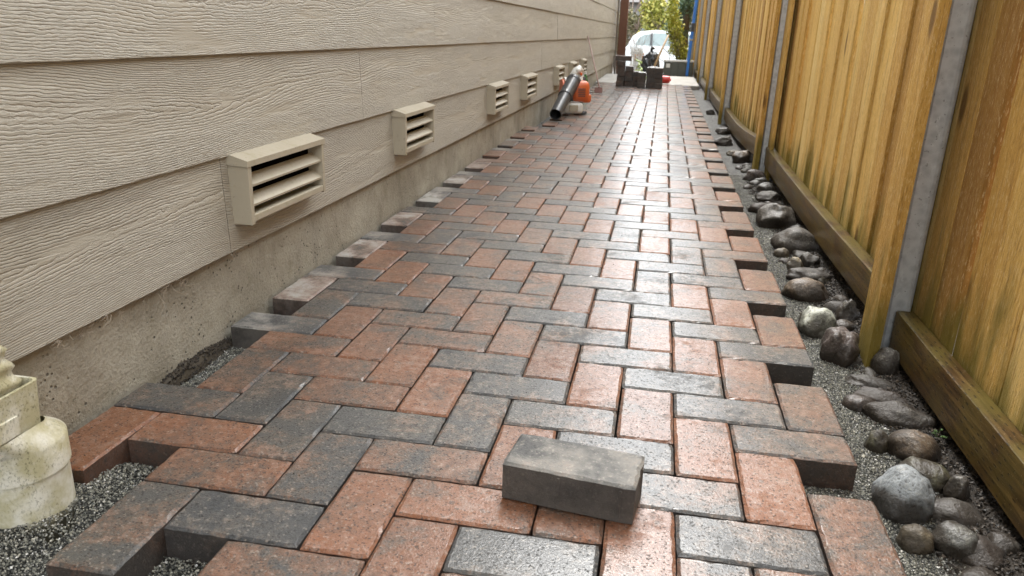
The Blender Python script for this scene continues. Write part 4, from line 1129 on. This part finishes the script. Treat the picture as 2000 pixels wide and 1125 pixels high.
# yellow shrubs in front of the car
sb = empty('shrub', (.68, 13.6, -.1), 'bright yellow-green shrub in front of the white car', 'shrub')
leaves('foliage', [(.62, 13.6, .92, .13, .15, .16), (.68, 13.6, .72, .15, .16, .16), (.75, 13.6, .50, .15, .16, .15), (.84, 13.65, .30, .15, .15, .16), (.62, 13.55, 1.15, .10, .12, .16), (.68, 13.55, .35, .10, .10, .08), (.95, 13.5, .12, .10, .1, .1)], 2600, .028, M_LIM, sb, 3)
m = MB(); rg = random.Random(5)
for k in range(6): twigs(m, Vector((.80+rg.gauss(0, .05), 13.65, -.2)), Vector((rg.gauss(-.1, .15), rg.gauss(0, .1), 1)).normalized(), .45, .010, 3, rg)
m.build('stems', M_BARK, sb)
# conifer hard by the fence end
ct = empty('conifer_tree', (.90, 15.2, -.3), 'dark green conifer standing past the end of the fence', 'tree')
bl_ = []
rg = random.Random(9)
for k in range(46):
    z = rg.uniform(.28, 4.2); rr = .34*(1-(z-.2)/5.2)
    bl_.append((.86+rg.gauss(0, rr*.42), 15.2+rg.gauss(0, rr*.6), z, .16, .18, .15))
leaves('crown', bl_, 15000, .030, M_CON, ct, 4, .35)
MB().tube([(.90, 15.2, -.35), (.88, 15.2, 4.2)], [.09, .02], 10).build('trunk', M_BARK, ct, True)
# shrubs behind the car
def bush(x, y, z, w, h, mat, label, seed, n=2600, s=.07):
    e = empty('shrub', (x, y, z), label, 'shrub', 'shrubs across the street'); rg = random.Random(seed); b = []
    for k in range(12): b.append((x+rg.uniform(-w, w)*.75, y+rg.uniform(-.4, .4), z+h*rg.uniform(.35, .92), w*.38, .4, h*.2))
    leaves('foliage', b, n, s, mat, e, seed)
    m = MB()
    for k in range(5): twigs(m, Vector((x+rg.gauss(0, w*.25), y, z)), Vector((rg.gauss(0, .2), rg.gauss(0, .1), 1)).normalized(), h*.45, .03, 2, rg)
    m.build('stems', M_BARK, e)
bush(.25, 30.0, -.8, .75, 2.6, M_YEL, 'golden shrub rising behind the white car roof', 11, 3600, .075)
bush(1.25, 31.0, -.8, .8, 3.2, M_YEL, 'taller yellow-green shrub behind the bonnet of the car', 12, 3200, .08)
bush(-1.4, 31.5, -.8, .9, 2.3, M_HED, 'olive brown shrub left of the golden shrub across the street', 13, 2200, .08)
bush(2.9, 31.5, -.8, 1.1, 3.0, M_HED, 'olive shrub across the street behind the conifer', 14, 2400, .09)
# bare trees and bare twiggy shrub
def bare(x, y, z, h, r_, label, seed, depth=5, name='bare_tree', cat='tree', grp='bare trees across the street'):
    e = empty(name, (x, y, z), label, cat, grp); rg = random.Random(seed); m = MB()
    MB().tube([(x, y, z), (x+.05, y, z+h*.3)], [r_, r_*.8], 8, False).build('trunk', M_BARK, e, True)
    for k in range(4): twigs(m, Vector((x+.05, y, z+h*.28)), Vector((rg.gauss(0, .35), rg.gauss(0, .3), 1)).normalized(), h*.28, r_*.55, depth, rg)
    m.build('branches', M_TWIG, e)
bare(-.75, 33, -.8, 5.0, .09, 'bare pale tree left of the golden shrub across the street', 21)
bare(.55, 34, -.8, 5.5, .08, 'slim bare tree standing behind the golden shrub', 22)
bare(1.9, 34, -.8, 5.5, .10, 'bare tree behind the yellow-green shrub across the street', 23)
e = empty('twiggy_shrub', (.02, 14.6, -.3), 'leafless reddish twiggy shrub behind the white picket fence', 'shrub'); m = MB(); rg = random.Random(31)
for k in range(16): twigs(m, Vector((.03+rg.gauss(0, .05), 14.6+rg.gauss(0, .06), -.3)), Vector((rg.gauss(0, .10), rg.gauss(0, .1), 1)).normalized(), .62, .0045, 2, rg)
m.build('stems', M_TWIG, e)
leaves('leaf_cluster', [(.05, 14.6, .18, .12, .08, .09), (.20, 14.5, .14, .10, .08, .07)], 160, .030, M_ORL, e, 8)
# neighbouring house far behind and hedge mass
M_NWALL = plain('far_grey_siding', (.30, .29, .28), .7)
M_NROOF = plain('far_roof', (.09, .085, .085), .8)
nb = empty('far_house', (0, 44, -.8), 'grey neighbouring house behind the trees across the street', 'house')
MB().bounds(-8, 8, 44, 52, -.8, 2.1, .02).build('wall', M_NWALL, nb)
m = MB(); m.add([(-8.6, 43.4, 2.1), (8.6, 43.4, 2.1), (8.6, 48, 4.0), (-8.6, 48, 4.0), (8.6, 52.6, 2.1), (-8.6, 52.6, 2.1)], [(0, 1, 2, 3), (3, 2, 4, 5), (0, 3, 5), (1, 4, 2)]); m.build('roof', M_NROOF, nb)
for x in (-5, -1.6, 1.4, 4.6):
    wn_ = MB().bounds(x, x+1.2, 43.96, 43.995, .2, 1.4, .005).build('window', M_WHITE, nb); MB().bounds(x+.08, x+1.12, 43.93, 43.955, .28, 1.32, .002).build('pane', M_TINT, wn_)
e = empty('hedge', (0, 39, -.8), 'long brown-green hedge in front of the far house', 'hedge'); rg = random.Random(3)
leaves('foliage', [(-6+.55*k, 39+rg.uniform(-.3, .3), rg.uniform(-.2, 1.2), .5, .4, .55) for k in range(24)], 9000, .10, M_HED, e, 15)
m = MB()
for k in range(18): twigs(m, Vector((-6+.7*k, 39, -.8)), Vector((rg.gauss(0, .2), 0, 1)).normalized(), 1.2, .04, 2, rg)
m.build('stems', M_BARK, e)
